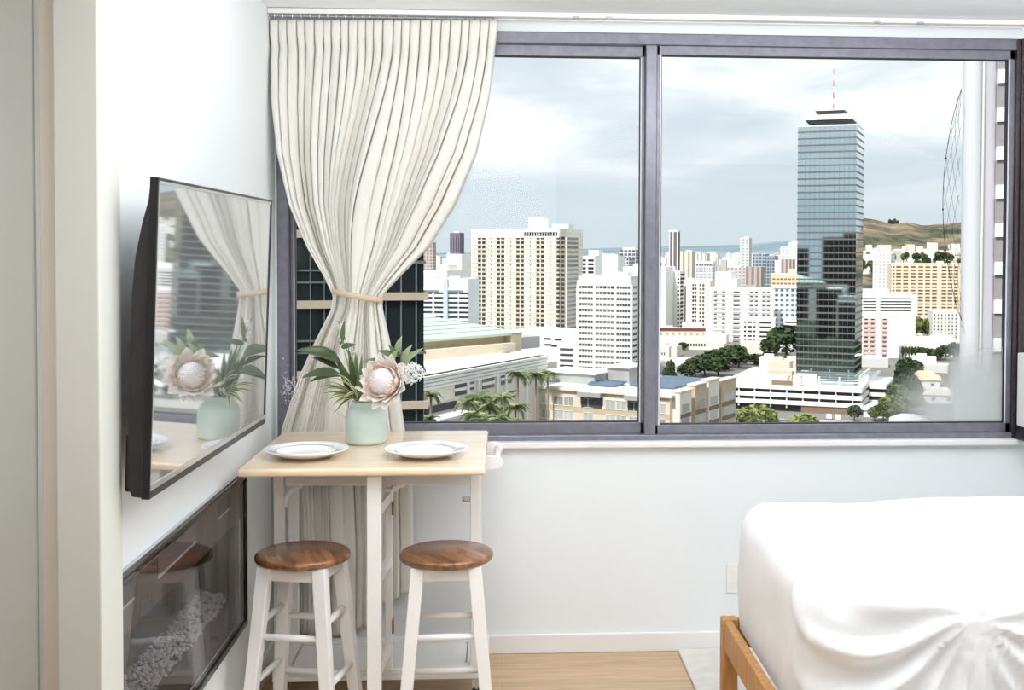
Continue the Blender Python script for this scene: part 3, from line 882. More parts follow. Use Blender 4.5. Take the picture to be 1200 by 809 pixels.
# --- dried sprig leaning past the television
ds = thing('dried_sprig', 'faint dried lilac sprig leaning low toward the corner by the television', 'flower', MOUTH, 0, 'flowers and leaves in the vase')
pts = curve_pts(IN, at(372, 476, 4.22), at(330, 440, 4.26), 16)
MB().tube([loc(q) for q in pts], .0009, 5).build('stem', M['dried'], ds)
bl = MB(); rp = random.Random(8)
for k in range(110):
    t = rp.uniform(.80, 1.0); c = loc(pts[int(t * 15.99)]) + Vector((rp.gauss(0, .008), rp.gauss(0, .006), rp.gauss(-.02, .03)))
    bl.ball(c, rp.uniform(.0018, .0034), n=5, m=3)
tag(bl.build('blossoms', M['dried'], ds), kind='stuff')

# ================================================================== BED
rugx = at(797, 768, 4.45).x
rg = MB().box(.69, 1.2, .0005, 3.1, 4.452, .012).build('rug', M['rug'], None, bevel=.003)
tag(rg, 'pale flat rug under the bed beside the oak floor', 'rug')
bd = thing('bed_frame', 'honey oak bed frame with a square corner post under the white duvet', 'bed', (0, 0, 0))
BX0, BX1, BY0, BY1 = .712, 2.95, 2.64, 3.70
for px_, py_ in ((BX0, BY1 - .05), (BX0, BY0), (BX1 - .05, BY1 - .05), (BX1 - .05, BY0)):
    MB().box(px_, py_, .0125, px_ + .05, py_ + .05, .382).build('post', M['oak'], bd, bevel=.003)
MB().box(BX0 + .004, BY0 + .05, .285, BX0 + .032, BY1 - .05, .380).build('rail', M['oak'], bd, bevel=.003)
MB().box(BX1 - .032, BY0 + .05, .285, BX1 - .004, BY1 - .05, .380).build('rail', M['oak'], bd, bevel=.003)
MB().box(BX0 + .05, BY0 + .004, .285, BX1 - .05, BY0 + .032, .380).build('rail', M['oak'], bd, bevel=.003)
MB().box(BX0 + .05, BY1 - .032, .285, BX1 - .05, BY1 - .004, .380).build('rail', M['oak'], bd, bevel=.003)
sl_ = MB()
for k in range(11):
    x = BX0 + .12 + k * .19
    sl_.box(x, BY0 + .033, .30, x + .08, BY1 - .033, .318)
sl_.build('slats', M['oak'], bd)
mt = MB().box(BX0 + .10, BY0 + .08, .3185, BX1 - .1, BY1 - .06, .56).build('mattress', mat('white ticking', (240, 240, 240), .9), None, bevel=.05, seg=4)
tag(mt, 'white mattress hidden under the duvet on the oak bed', 'mattress')

def duvet_mesh():
    x0, x1, y0, y1, z0, z1 = .768, 2.98, 2.68, 3.765, .352, .768
    r = .11
    import bmesh
    mb = MB()
    cx, cy, cz = (x0+x1)/2, (y0+y1)/2, (z0+z1)/2
    hx, hy, hz = (x1-x0)/2, (y1-y0)/2, (z1-z0)/2
    def rb(p):
        p = Vector(p)
        q = Vector((max(-hx+r, min(hx-r, p.x)), max(-hy+r, min(hy-r, p.y)), max(-hz, min(hz-r, p.z))))
        d = p - q
        if d.length > 1e-6:
            n_ = d.normalized(); p = q + n_ * r
        else: n_ = Vector((0, 0, 1))
        w = Vector((p.x + cx, p.y + cy, p.z + cz))
        t = min(1, (w.z - z0) / .12)             # the hem stays tucked behind the rail
        up = max(0, min(1, (w.z - z0) / (z1 - z0)))
        puff = .026 * noise.noise(w * 1.7) + .006 * noise.noise(w * 5.0 + Vector((3, 1, 2)))
        # soft creases fanning out from the near corner
        v = Vector((w.x - 1.14, w.y - 2.66, (w.z - .68)))
        rr = v.length
        ang = math.atan2(v.z - v.y * .6, -v.x)
        fan = math.exp(-((rr - .26) / .17) ** 2)
        cre = (0.5 + .5 * math.sin(ang * 17 + 5 * noise.noise(w * 3.0))) ** 2 * .030 * fan
        # vertical pulls on the side panel
        if w.x < 1.0:
            side = max(0, 1 - (w.x - x0) / .2)
            cre += side * .012 * noise.noise(Vector((w.y * 9, w.z * 2.2, 4))) * (.4 + up)
        rid = abs(noise.noise(Vector((w.x * 3.1 + w.y, w.y * 4.3, w.z * 3)))) 
        cre -= .003 * max(0, 1 - rid * 5)
        return w + n_ * (puff + cre) * t
    N_ = 150; NY = 110; NZ = 40
    mb.grid(lambda u, v: rb((-hx + 2*hx*u, -hy + 2*hy*v, hz)), N_, NY)
    mb.grid(lambda u, v: rb((-hx + 2*hx*u, -hy, -hz + 2*hz*v)), N_, NZ)
    mb.grid(lambda u, v: rb((hx - 2*hx*u, hy, -hz + 2*hz*v)), N_, NZ)
    mb.grid(lambda u, v: rb((-hx, hy - 2*hy*u, -hz + 2*hz*v)), NY, NZ)
    mb.grid(lambda u, v: rb((hx, -hy + 2*hy*u, -hz + 2*hz*v)), NY, NZ)
    me = mb.mesh('duvet', M['cotton'])
    b = bmesh.new(); b.from_mesh(me); bmesh.ops.remove_doubles(b, verts=b.verts, dist=.0006); b.to_mesh(me); b.free()
    return me
M['cotton'] = mat('white cotton', (246, 246, 248), .9, spec=.2, bump=.05, bscale=45, sheen=.2)
dv = bpy.data.objects.new('duvet', duvet_mesh()); col.objects.link(dv)
tag(dv, 'puffy white duvet with soft creases lying on the bed', 'duvet')
# outlet plate behind the bed
ou = thing('wall_outlet', 'white outlet plate low on the wall behind the bed', 'outlet', at(862, 678, W - .002))
MB().box(-.036, -.004, -.058, .036, .001, .058).build('plate', M['trim'], ou, bevel=.002)
MB().box(-.017, -.0055, .008, .017, -.004, .04).box(-.017, -.0055, -.04, .017, -.004, -.008).build('socket', M['white'], ou, bevel=.001)

# ================================================================== LIGHT
def area(name, locv, target, sx, sy, power, colr=(1, 1, 1)):
    l = bpy.data.lights.new(name, 'AREA'); l.shape = 'RECTANGLE'; l.size = sx; l.size_y = sy; l.energy = power; l.color = colr
    o = bpy.data.objects.new(name, l); col.objects.link(o)
    o.location = locv
    o.rotation_euler = (Vector(target) - Vector(locv)).to_track_quat('-Z', 'Y').to_euler()
    return o
area('fill_down', (0.95, 2.75, 2.45), (0.95, 2.8, 0), 2.6, 2.2, 11, (.93, .97, 1))  # added fill light from above, not a fitting of the room
area('fill_up', (0.95, 2.15, 2.28), (0.95, 2.2, 2.47), 2.8, 2.0, 84, (.93, .97, 1))  # added fill light that brightens the ceiling, no pendant hangs here
fill_f = area('fill_front', (-0.25, 0.3, 2.3), (-0.45, 4.3, 1.25), 1.3, 1.3, 4.0, (.97, .985, 1))  # added fill light for the curtain and stools, no real spot
fill_f.data.spread = R(55)
sun = bpy.data.lights.new('sun', 'SUN'); sun.energy = 3.8; sun.angle = R(3); sun.color = (1, .985, .96)
so_ = bpy.data.objects.new('sun', sun); col.objects.link(so_)
so_.rotation_euler = Vector((.46, .62, -1.0)).to_track_quat('-Z', 'Y').to_euler()
# ================================================================== OUTSIDE: SKY
world = bpy.data.worlds.new('world'); sc.world = world; world.use_nodes = True
nt = world.node_tree; N, Lk = nt.nodes, nt.links
for n_ in list(N): N.remove(n_)
wo = N.new('ShaderNodeOutputWorld'); bg = N.new('ShaderNodeBackground')
Lk.new(bg.outputs[0], wo.inputs['Surface'])
tc = N.new('ShaderNodeTexCoord'); sx = N.new('ShaderNodeSeparateXYZ'); Lk.new(tc.outputs['Generated'], sx.inputs[0])
def mth(op, a, b=None, c=None):
    n = N.new('ShaderNodeMath'); n.operation = op
    for i, v in enumerate((a, b, c)):
        if v is None: continue
        if isinstance(v, (int, float)): n.inputs[i].default_value = v
        else: Lk.new(v, n.inputs[i])
    return n.outputs[0]
zz = mth('MAXIMUM', sx.outputs['Z'], 0.0)
den = mth('ADD', zz, 0.16)
cb = N.new('ShaderNodeCombineXYZ')
Lk.new(mth('DIVIDE', sx.outputs['X'], den), cb.inputs[0]); Lk.new(mth('DIVIDE', sx.outputs['Y'], den), cb.inputs[1]); cb.inputs[2].default_value = 3.7
n1 = N.new('ShaderNodeTexNoise'); n1.inputs['Scale'].default_value = 1.15; n1.inputs['Detail'].default_value = 7; n1.inputs['Roughness'].default_value = .52; n1.inputs['Distortion'].default_value = .25
Lk.new(cb.outputs[0], n1.inputs['Vector'])
rp_ = N.new('ShaderNodeValToRGB'); cr_ = rp_.color_ramp
cr_.elements[0].position = .36; cr_.elements[0].color = (*lin((192, 205, 214)), 1)
cr_.elements[1].position = .63; cr_.elements[1].color = (*lin((253, 254, 254)), 1)
e_ = cr_.elements.new(.47); e_.color = (*lin((210, 220, 226)), 1)
e_ = cr_.elements.new(.55); e_.color = (*lin((234, 239, 241)), 1)
Lk.new(n1.outputs['Fac'], rp_.inputs['Fac'])
hz_ = N.new('ShaderNodeMapRange'); hz_.interpolation_type = 'SMOOTHSTEP'
hz_.inputs['From Min'].default_value = 0.015; hz_.inputs['From Max'].default_value = .13
Lk.new(zz, hz_.inputs['Value'])
mx_ = N.new('ShaderNodeMix'); mx_.data_type = 'RGBA'
mx_.inputs['A'].default_value = (*lin((197, 210, 217)), 1)
Lk.new(hz_.outputs[0], mx_.inputs['Factor']); Lk.new(rp_.outputs['Color'], mx_.inputs['B'])
Lk.new(mx_.outputs['Result'], bg.inputs['Color']); bg.inputs['Strength'].default_value = 1.05
try:
    world.cycles.sampling_method = 'MANUAL'; world.cycles.sample_map_resolution = 512
except Exception: pass

# ================================================================== OUTSIDE: CITY
G = 1.57 - 62.0
def pattern(name, wallc, winc, w, h, u0=.15, u1=.85, v0=.2, v1=.75, var=.5, rough=.8, slab=None):
    """wall paint with a regular run of small dark window openings on the upright faces only"""
    m = bpy.data.materials.new(name); m.use_nodes = True
    nt = m.node_tree; N, Lk = nt.nodes, nt.links
    b = N['Principled BSDF']; b.inputs['Roughness'].default_value = rough
    tc = N.new('ShaderNodeTexCoord'); sp = N.new('ShaderNodeSeparateXYZ'); Lk.new(tc.outputs['Object'], sp.inputs[0])
    sn = N.new('ShaderNodeSeparateXYZ'); Lk.new(tc.outputs['Normal'], sn.inputs[0])
    def f(op, a, b_=None):
        n = N.new('ShaderNodeMath'); n.operation = op
        for i, v in enumerate((a, b_)):
            if v is None: continue
            if isinstance(v, (int, float)): n.inputs[i].default_value = v
            else: Lk.new(v, n.inputs[i])
        return n.outputs[0]
    u = f('DIVIDE', f('ADD', sp.outputs['X'], sp.outputs['Y']), w); v = f('DIVIDE', sp.outputs['Z'], h)
    fu, fv = f('FRACT', u), f('FRACT', v)
    k = f('MULTIPLY', f('MULTIPLY', f('GREATER_THAN', fu, u0), f('LESS_THAN', fu, u1)), f('MULTIPLY', f('GREATER_THAN', fv, v0), f('LESS_THAN', fv, v1)))
    k = f('MULTIPLY', k, f('LESS_THAN', f('ABSOLUTE', sn.outputs['Z']), .5))
    cb = N.new('ShaderNodeCombineXYZ'); Lk.new(f('FLOOR', u), cb.inputs[0]); Lk.new(f('FLOOR', v), cb.inputs[1])
    wn = N.new('ShaderNodeTexWhiteNoise'); wn.noise_dimensions = '2D'; Lk.new(cb.outputs[0], wn.inputs['Vector'])
    hs = N.new('ShaderNodeMix'); hs.data_type = 'RGBA'
    hs.inputs['A'].default_value = (*lin(winc), 1); hs.inputs['B'].default_value = (*lin(tuple(a + (b2 - a) * .55 for a, b2 in zip(winc, wallc))), 1)
    Lk.new(f('MULTIPLY', wn.outputs['Value'], var), hs.inputs['Factor'])
    mx = N.new('ShaderNodeMix'); mx.data_type = 'RGBA'; mx.inputs['A'].default_value = (*lin(wallc), 1)
    Lk.new(hs.outputs['Result'], mx.inputs['B']); Lk.new(k, mx.inputs['Factor'])
    Lk.new(mx.outputs['Result'], b.inputs['Base Color'])
    return m

WHITE = mat('white concrete', (241, 242, 239), .8, var=.04, vscale=.3)
CREAM = mat('cream concrete', (238, 232, 218), .8, var=.04, vscale=.3)
BEIGE = mat('beige stucco', (226, 214, 194), .85, var=.05, vscale=.3)
STONE = mat('pale stone cladding', (226, 220, 208), .8, var=.05, vscale=.4)
TAN = mat('tan stucco', (202, 184, 158), .85, var=.06, vscale=.4)
GREY = mat('grey concrete', (168, 168, 166), .85, var=.06, vscale=.3)
DGREY = mat('dark grey roofing', (112, 112, 114), .85, var=.1, vscale=.3)
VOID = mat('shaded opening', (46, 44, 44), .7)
GLASS = mat('dark window glass', (62, 68, 72), .15, spec=.6, rnd=.6)
GLASSB = mat('bluish window glass', (96, 112, 124), .12, spec=.7, rnd=.5)
BRICK = mat('brown brick wall', (136, 112, 92), .9, var=.1, vscale=2)
REDR = mat('dark red roof band', (120, 62, 56), .8)
GREENR = mat('green standing seam roof', (190, 212, 196), .55, var=.04, vscale=.4, vstretch=(1, 1, 1))
SOLAR = mat('blue grey solar cell', (84, 102, 124), .2, spec=.6, var=.15, vscale=1.5)
PINK = mat('pink stucco', (232, 198, 190), .85, var=.03, vscale=.4)

FOOT = []
def clear_of(x, y, r):
    for X, D, A, L, d in FOOT:
        dx, dy = x - X, y - D
        u = dx * math.cos(A) - dy * math.sin(A); v = dx * math.sin(A) + dy * math.cos(A)
        if -L - r < u < r and -r < v < d + r: return False
    return True
class Bld:
    def __init__(s, name, label, xl, xc, xr, ytop, D, a=24.0, d=None, cat='building', group=None, zb=None, yref=None):
        """xl, xc, xr: picture columns of the left edge, near corner and right edge; D: distance of the corner"""
        A = R(a); sl, scn = slope(xl, ytop), slope(xc, ytop)
        Xc = scn * D
        s.L = (Xc - sl * D) / (math.cos(A) + sl * math.sin(A))
        if xr is not None:
            sr = slope(xr, ytop)
            s.d = (sr * D - Xc) / (math.sin(A) - sr * math.cos(A))
        else: s.d = d or s.L * .6
        s.d = min(max(s.d, 6), 90)
        s.zb = G if zb is None else zb
        s.h = at(xc, ytop, D).z - s.zb
        s.D = D; s.A = A; s.Xc = Xc
        s.root = thing(name, label, cat, (Xc, D, s.zb), -A, group)
        FOOT.append((Xc, D, A, s.L, s.d))
        s.mcount = {}
    def zpx(s, y, x=None):
        """local height of picture row y at the near corner"""
        return at(x if x else 600, y, s.D).z - s.zb
    def upx(s, x):
        sl = slope(x); D = s.D
        return -(s.Xc - sl * D) / (math.cos(s.A) + sl * math.sin(s.A))
    def vpx(s, x):
        sl = slope(x)
        return (sl * s.D - s.Xc) / (math.sin(s.A) - sl * math.cos(s.A))
    def box(s, name, m, x0, y0, z0, x1, y1, z1, parent=None, bevel=0):
        return MB().box(x0, y0, z0, x1, y1, z1).build(name, m, parent or s.root, bevel=bevel)
    def walls(s, m, z1=None, name='walls'):
        return s.box(name, m, -s.L, 0, 0, 0, s.d, s.h if z1 is None else z1)
    def parapet(s, m, hh=1.2, t=.4, name='parapet'):
        b = MB(); L, d, h = s.L, s.d, s.h
        b.box(-L - .15, -.15, h, .15, t, h + hh).box(-L - .15, d - t, h, .15, d + .15, h + hh)
        b.box(-L - .15, t, h, -L + t, d - t, h + hh).box(.15 - t, t, h, .15, d - t, h + hh)
        return b.build(name, m, s.root)
    def repeat(s, name, spots, size, m, depth=.25, face='front', out=.06, group=None):
        """window-like boxes at spots [(u, z)] on a face; the first hundred are separate parts"""
        w, h = size
        if face == 'front': me = MB().box(-w/2, -out, 0, w/2, depth, h).mesh(name, m); pos = lambda u, z: (u, 0, z)
        else: me = MB().box(-depth, -w/2, 0, out, w/2, h).mesh(name, m); pos = lambda u, z: (0, u, z)
        n0 = s.mcount.get(name, 0)
        rest = MB()
        for k, (u, z) in enumerate(spots):
            if n0 + k < 100: inst(name, me, s.root, pos(u, z))
            else:
                p = pos(u, z)
                if face == 'front': rest.box(p[0]-w/2, -out, z, p[0]+w/2, depth, z+h)
                else: rest.box(-depth, p[1]-w/2, z, out, p[1]+w/2, z+h)
        s.mcount[name] = n0 + len(spots)
        if rest.v: tag(rest.build(name, m, s.root), kind='stuff')
    def bands(s, name, m, zs, hh, out, back=.3, left=True, right=True, top=None):
        """floor bands standing proud of the walls on the two seen faces"""
        b = MB(); L, d = s.L, s.d
        b.box(-L - (out if left else 0), -out, 0, (out if right else 0), back, hh)
        if right: b.box(-back, back, 0, out, d, hh)
        me = b.mesh(name, m)
        for z in zs: inst(name, me, s.root, (0, 0, z))
    def piers(s, name, m, us, w, z0, z1, out=.3, depth=.3, face='front'):
        me = (MB().box(-w/2, -out, z0, w/2, depth, z1) if face == 'front' else MB().box(-depth, -w/2, z0, out, w/2, z1)).mesh(name, m)
        for u in us: inst(name, me, s.root, (u, 0, 0) if face == 'front' else (0, u, 0))

# ---- ground
gm = mat('city ground', (122, 119, 112), .95, var=.18, vscale=.02)
gmesh = MB().grid(lambda u, v: Vector((-9000 + 18000 * u, -1500 + 22000 * v, G)), 6, 8)
gmesh.sm = [False] * len(gmesh.sm)
tag(gmesh.build('ground', gm), 'pale city ground far below the window', 'ground', None, 'structure')

# ---- tall mirror glass tower on its parking podium
PODZ = at(1009, 457.5, 430).z + .05
tw_ = Bld('glass_tower', 'tallest tower of mirror glass with dark floor lines and a mast on its roof', 935.5, 1004.5, 1012.5, 146, 445, 24, cat='skyscraper', zb=PODZ)
tw_.d = 24.0
MIRROR = mat('blue mirror glass', (188, 206, 212), .03, metal=1.0, bump=.012, bscale=.35)
L, d, h = tw_.L, tw_.d, tw_.h
tw_.walls(MIRROR, name='glass_curtain_wall')
nfl = 37; zb0 = tw_.zpx(441); fhh = (h - zb0) / nfl
sp_m = mat('grey spandrel metal', (104, 104, 104), .5, var=.08, vscale=.5)
tw_.bands('floor_line', sp_m, [zb0 + k * fhh for k in range(nfl)], .62, .16)
tw_.bands('roof_edge', WHITE, [h - .2], .5, .12)
tw_.piers('mullion', sp_m, [-L * (k + .5) / 12 for k in range(12)], .09, zb0, h, out=.05)
# roof crown
tz = tw_.zpx(147.5, 975)
def frust(z0, z1, i0, i1, m, name):
    b = MB(); 
    cxm, cym = -L / 2, d / 2
    def rect(i, z): return [(cxm - i[0], cym - i[1], z), (cxm + i[0], cym - i[1], z), (cxm + i[0], cym + i[1], z), (cxm - i[0], cym + i[1], z)]
    b.hexa(rect(i0, z0), rect(i1, z1)); return b.build(name, m, tw_.root)
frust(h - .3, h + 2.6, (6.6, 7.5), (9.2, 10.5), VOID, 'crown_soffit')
frust(h + 2.6, h + 4.6, (9.2, 10.5), (8.6, 9.8), WHITE, 'crown_fascia')
frust(h + 4.6, h + 6.6, (4.4, 5), (5.8, 6.6), VOID, 'lantern')
frust(h + 6.6, h + 7.2, (5.8, 6.6), (5.6, 6.4), WHITE, 'lantern_roof')
ms = MB(); ztop_m = tw_.zpx(73, 978)
RW = [mat('mast red', (206, 120, 104), .6), mat('mast white', (240, 238, 236), .6)]
nseg = 7
for k in range(nseg):
    za = h + 7.2 + (ztop_m - h - 7.2) * k / nseg; zc = h + 7.2 + (ztop_m - h - 7.2) * (k + 1) / nseg
    ms.tube([(-L / 2 + .6, d / 2, za), (-L / 2 + .6, d / 2, zc)], .32 - .03 * k, 6, mi=k % 2)
ms.build('mast', RW, tw_.root)

pd = Bld('parking_podium', 'low white parking block in three striped decks at the foot of the glass tower', 838, 1009, 1036, 457.5, 430, 24, d=70)
pd.d = 74.0
L, d, h = pd.L, pd.d, pd.h
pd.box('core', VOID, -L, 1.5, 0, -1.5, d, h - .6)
pd.bands('deck_parapet', WHITE, [h - 1.1, h - 4.05, h - 6.9], 1.55, .3, back=1.2)
pd.box('roof_deck', mat('pale roof deck', (214, 211, 204), .9, var=.08, vscale=.2), -L, 1.2, h - .7, -.4, d, h - .1)
pd.box('brick_front', BRICK, -L * .40, .2, 0, -1.2, 1.6, h - 6.9)
pd.repeat('deck_column', [(-L * (k + .5) / 9, h - 8.2) for k in range(9)], (.5, 7.2), WHITE, depth=.9, out=-.4)
pd.box('roof_house', WHITE, -L + 18, 8, h, -L + 27, 16, h + 3.2)
pd.box('roof_house', WHITE, -L + 30, 14, h, -L + 38, 22, h + 4.0)
pd.box('roof_house', TAN, -L + 16, 26, h, -L + 26, 32, h + 3.4)
pd.box('plant_screen', BRICK, -L + 21.5, 5.5, h, -L + 30, 6.5, h + 1.7)
pd.box('roof_house', STONE, -26.5, 3.5, h, -23.5, 8, h + 4.2)
lt_ = MB()
for k in range(4):
    lt_.box(-.6 - 7.6 * k - .25, .3, h, -.6 - 7.6 * k + .25, .8, h + 4.6)
lt_.box(-24, .4, h + 2.4, -.4, .7, h + 2.75).box(-24, .4, h + 1.3, -.4, .7, h + 1.5)
lt_.box(-24, .45, h + 3.4, -.4, .6, h + 3.6)
lt_.build('trellis_front', WHITE, pd.root)
ls_ = MB()
for k in range(9):
    ls_.box(-.8, 2 + 4.2 * k, h, -.35, 2.5 + 4.2 * k, h + 5.2)
ls_.box(-.8, .4, h + 4.8, -.35, 38, h + 5.3)
ls_.build('trellis_side', WHITE, pd.root)
rp = MB().box(0.3, 24, h - 2.0, 7, 58, h - .6).box(0.3, 24, h - 5.0, 7, 58, h - 3.6).box(0.3, 24, h - 8.0, 7, 58, h - 6.6)
rp.build('side_deck', WHITE, pd.root)
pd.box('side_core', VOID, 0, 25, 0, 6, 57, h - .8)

# ---- beige slab apartment tower in the left pane
bt = Bld('apartment_tower', 'wide beige apartment tower with five dark columns of paired windows', 553, 655, 683, 270.5, 700, 24)
L, d, h = bt.L, bt.d, bt.h
bt.walls(CREAM)
bt.box('roof_band', WHITE, -L - .3, -.4, h - .8, .3, d + .3, h + 1.4)
bt.box('top_floor_wall', WHITE, -L - .25, -.3, h - 4.2, .3, 2, h - .8)
fh = 2.8; nr = 26; ztop = h - 5.6
colsx = [(479, 534), (612, 668), (748, 806), (890, 948), (1032, 1090)]
cu_ = []
for a_, b_ in colsx:
    ua, ub = bt.upx(480 + a_ / 6), bt.upx(480 + b_ / 6)
    cu_.append(((ua + ub) / 2, ub - ua))
wd = sum(c[1] for c in cu_) / 5
spots = []
for r_ in range(nr):
    for c in cu_:
        for sgn in (-1, 1):
            spots.append((c[0] + sgn * wd * .27, ztop - r_ * fh + .25))
bt.repeat('window', spots, (wd * .42, 1.75), mat('apartment glass', (64, 60, 58), .3, rnd=.7), depth=.3)
bt.repeat('stair_window', [(bt.upx(480 + xx / 6), ztop - r_ * fh + .9) for r_ in range(22) for xx in (572, 710, 848, 990)], (.7, .8), GLASS, depth=.2)
bt.bands('floor_line', mat('pale floor line', (214, 202, 178), .8), [ztop - r_ * fh - .35 for r_ in range(nr)], .4, .22)
bt.piers('rib', CREAM, [bt.upx(480 + xx / 6) for xx in (440, 548, 597, 682, 735, 820, 877, 962, 1018, 1104)], .8, 0, h - 4, out=.45)
bt.repeat('side_window', [(d * .55, ztop - r_ * fh + .3) for r_ in range(nr)], (d * .5, 1.5), GLASSB, face='side')
uu0, uu1 = bt.upx(614), bt.upx(677)
b_ = MB()
for k in range(13):
    ua = uu0 + (-.8 - uu0) * k / 13
    b_.box(ua + .3, -.5, h - 3.2, ua + (-.8 - uu0) / 13 - .2, 1, h - .9)
b_.build('top_floor_windows', VOID, bt.root)
bt.box('lift_house', WHITE, bt.upx(617), 3, h + 1.4, bt.upx(634), 12, h + 8.2)
bt.box('plant_room', WHITE, bt.upx(645), 3, h + 1.4, bt.upx(664), 12, h + 4.0)

# ---- white gridded block before it
wg = Bld('apartment_block', 'white gridded block with three bays of window rows, below the beige tower', 676, 740, 757, 329.5, 555, 24, d=22)
L, d, h = wg.L, wg.d, wg.h
wg.walls(WHITE)
wg.box('roof_cap', mat('grey white roof cap', (218, 218, 214), .85), -L + .6, .6, h, -.6, d - .6, h + 2.2)
wg.box('roof_house', WHITE, -L * .35, 3, h + 2.2, -L * .1, 10, h + 4.2)
fh = 6.9 / 1350 * 557; nr = 18
bays = [(112, 212), (228, 360), (376, 474)]
for a_, b_ in bays:
    ua, ub = wg.upx(660 + a_ / 6), wg.upx(660 + b_ / 6)
    n_ = 5; w_ = (ub - ua) / n_
    sp1 = [(ua + w_ * (k + .5), h - 2.35 - (r_ + 1) * fh + fh * .42) for r_ in range(nr) for k in range(n_)]
    wg.repeat('window', sp1, (w_ * .86, fh * .5), mat('block glass', (92, 100, 98), .2, spec=.6, rnd=.75), depth=.2, out=.05)
wg.bands('floor_band', WHITE, [h - 2.35 - (r_ + 1) * fh - .15 for r_ in range(nr)], fh * .5, .28)
wg.piers('pier', WHITE, [wg.upx(660 + xx / 6) for xx in (104, 220, 368, 482)], 1.2, 0, h - 2, out=.42)
wg.repeat('side_window', [(d * q, h - 2.35 - (r_ + 1) * fh + fh * .42) for r_ in range(nr) for q in (.25, .70)], (d * .32, fh * .5), GLASS, face='side', out=.05)
wl2 = Bld('annex', 'short white wing at the foot of the gridded block', 653, 675.5, None, 404, 572, 24, d=12)
wl2.walls(WHITE)
wl2.repeat('window', [(-wl2.L * .5, wl2.h - 3.2 - k * 2.75) for k in range(6)], (wl2.L * .72, 1.2), GLASS)
wl2.parapet(WHITE, .8)

# ---- long white podium behind the hall
pq = Bld('parking_deck', 'long white deck with dark slots between the green roof and the beige tower', 598, 684, None, 391, 640, 24, d=30)
pq.walls(WHITE); pq.parapet(WHITE, .8)
pq.repeat('slot', [(pq.upx(480 + xx / 6), pq.zpx(yy)) for xx, yy in ((738, 399), (785, 399), (845, 399.3), (845, 405.5), (972, 400), (1045, 400.5), (975, 407), (1022, 408))], (4.2, 1.15), VOID)

# ---- far left group seen past the curtain
def simple(name, label, xl, xc, xr, ytop, D, m, a=24, d=None, roof=None, group=None, cat='building', par=None, hutm=None):
    b = Bld(name, label, xl, xc, xr, ytop, D, a, d, cat=cat, group=group)
    b.walls(m)
    if par: b.parapet(par, .9)
    if roof:
        for (x0, x1, yy) in roof:
            b.box('roof_house', hutm or WHITE, b.upx(x0), b.d * .2, b.h, b.upx(x1), b.d * .7, b.zpx(yy))
    return b
P_PURP = pattern('mauve tower cladding', (146, 138, 152), (88, 82, 96), 3.6, 60, .12, .82, .0, .97, .2)
simple('office_tower', 'slim mauve-grey tower above the white blank-walled block by the curtain', 527, 539, 544, 273, 1500, P_PURP, roof=[(531, 537, 271.5)])
simple('office_tower', 'beige slim tower half hidden by the curtain edge', 490, 507, 511, 284, 1250, pattern('beige tower face', (196, 186, 178), (130, 122, 120), 4, 3.4, .2, .8, .15, .8), d=20)
b = simple('apartment_block', 'white blank-walled block under the mauve tower', 523, 541, None, 298, 860, WHITE, d=20)
simple('apartment_block', 'narrow dark-windowed block beside the beige tower, behind the white blank wall', 540, 554, None, 299, 900, pattern('grid of dark openings', (224, 224, 222), (60, 64, 70), 3.2, 3.2, .15, .8, .15, .78), d=20)
hb = Bld('office_block', 'white office block in dark horizontal stripes above the green roof', 495, 549, None, 325, 640, 10, d=30, cat='building')
hb.walls(mat('blue white panel', (222, 230, 234), .7), z1=hb.h - 1)
fh = 5.6 / 1350 * 640
hb.repeat('ribbon_window', [(hb.upx(xx), hb.h - 9.5 - k * fh) for k in range(9) for xx in (501, 514.5, 531, 543.5)], (5.4, 1.1), VOID)
hb.piers('stair_pier', mat('pale blue pier', (200, 212, 218), .7), [hb.upx(522.5)], 2.4, 0, hb.h - 1, out=1.2)
for x0, x1, x2, x3 in ((497, 500, 511, 514), (521, 525, 537, 542)):
    b_ = MB(); u0, u1, u2, u3 = [hb.upx(q) for q in (x0, x1, x2, x3)]
    b_.hexa([(u0, -1.2, hb.h - 7.2), (u3, -1.2, hb.h - 7.2), (u3, 8, hb.h - 7.2), (u0, 8, hb.h - 7.2)], [(u1, 3.5, hb.h + .4), (u2, 3.5, hb.h + .4), (u2, 8, hb.h + .4), (u1, 8, hb.h + .4)])
    b_.build('sloped_roof_bay', mat('blue white metal roof', (210, 222, 228), .5), hb.root)
simple('low_building', 'low white rooftop behind the striped office block', 494, 524, None, 317, 760, WHITE, d=30, roof=[(508, 520, 311)])

# ---- buildings between beige tower and mullion
b = simple('apartment_block', 'small white block with three dark balcony columns, right behind the gridded block', 683, 697, None, 300, 900, WHITE, d=18, roof=[(688, 700, 293)])
b.repeat('balcony', [(b.upx(xx), b.h - 4.5 - k * 3.1) for k in range(9) for xx in (684.8, 691, 694)], (2.6, 1.9), VOID)
simple('apartment_block', 'bright white windowless tower block behind the gridded block', 697, 724, None, 300, 935, WHITE, d=18, roof=[(705, 718, 297.5)])
simple('office_block', 'dark grid-fronted block rising over the white roofs near the mullion', 725, 745, None, 293, 1100, pattern('dark grid front', (206, 208, 210), (84, 90, 102), 4, 3.4, .1, .85, .15, .85, .3), d=22, roof=[(728, 742, 289.5)])
simple('office_block', 'smaller dark gridded block directly in front of the taller dark one', 722, 737, None, 303, 1000, pattern('small dark grid', (214, 214, 214), (70, 74, 80), 2.6, 3, .2, .85, .2, .85, .3), d=18)
simple('low_building', 'long low white block tucked behind the mullion', 730, 780, None, 313, 880, WHITE, d=22, roof=[(740, 765, 309)])

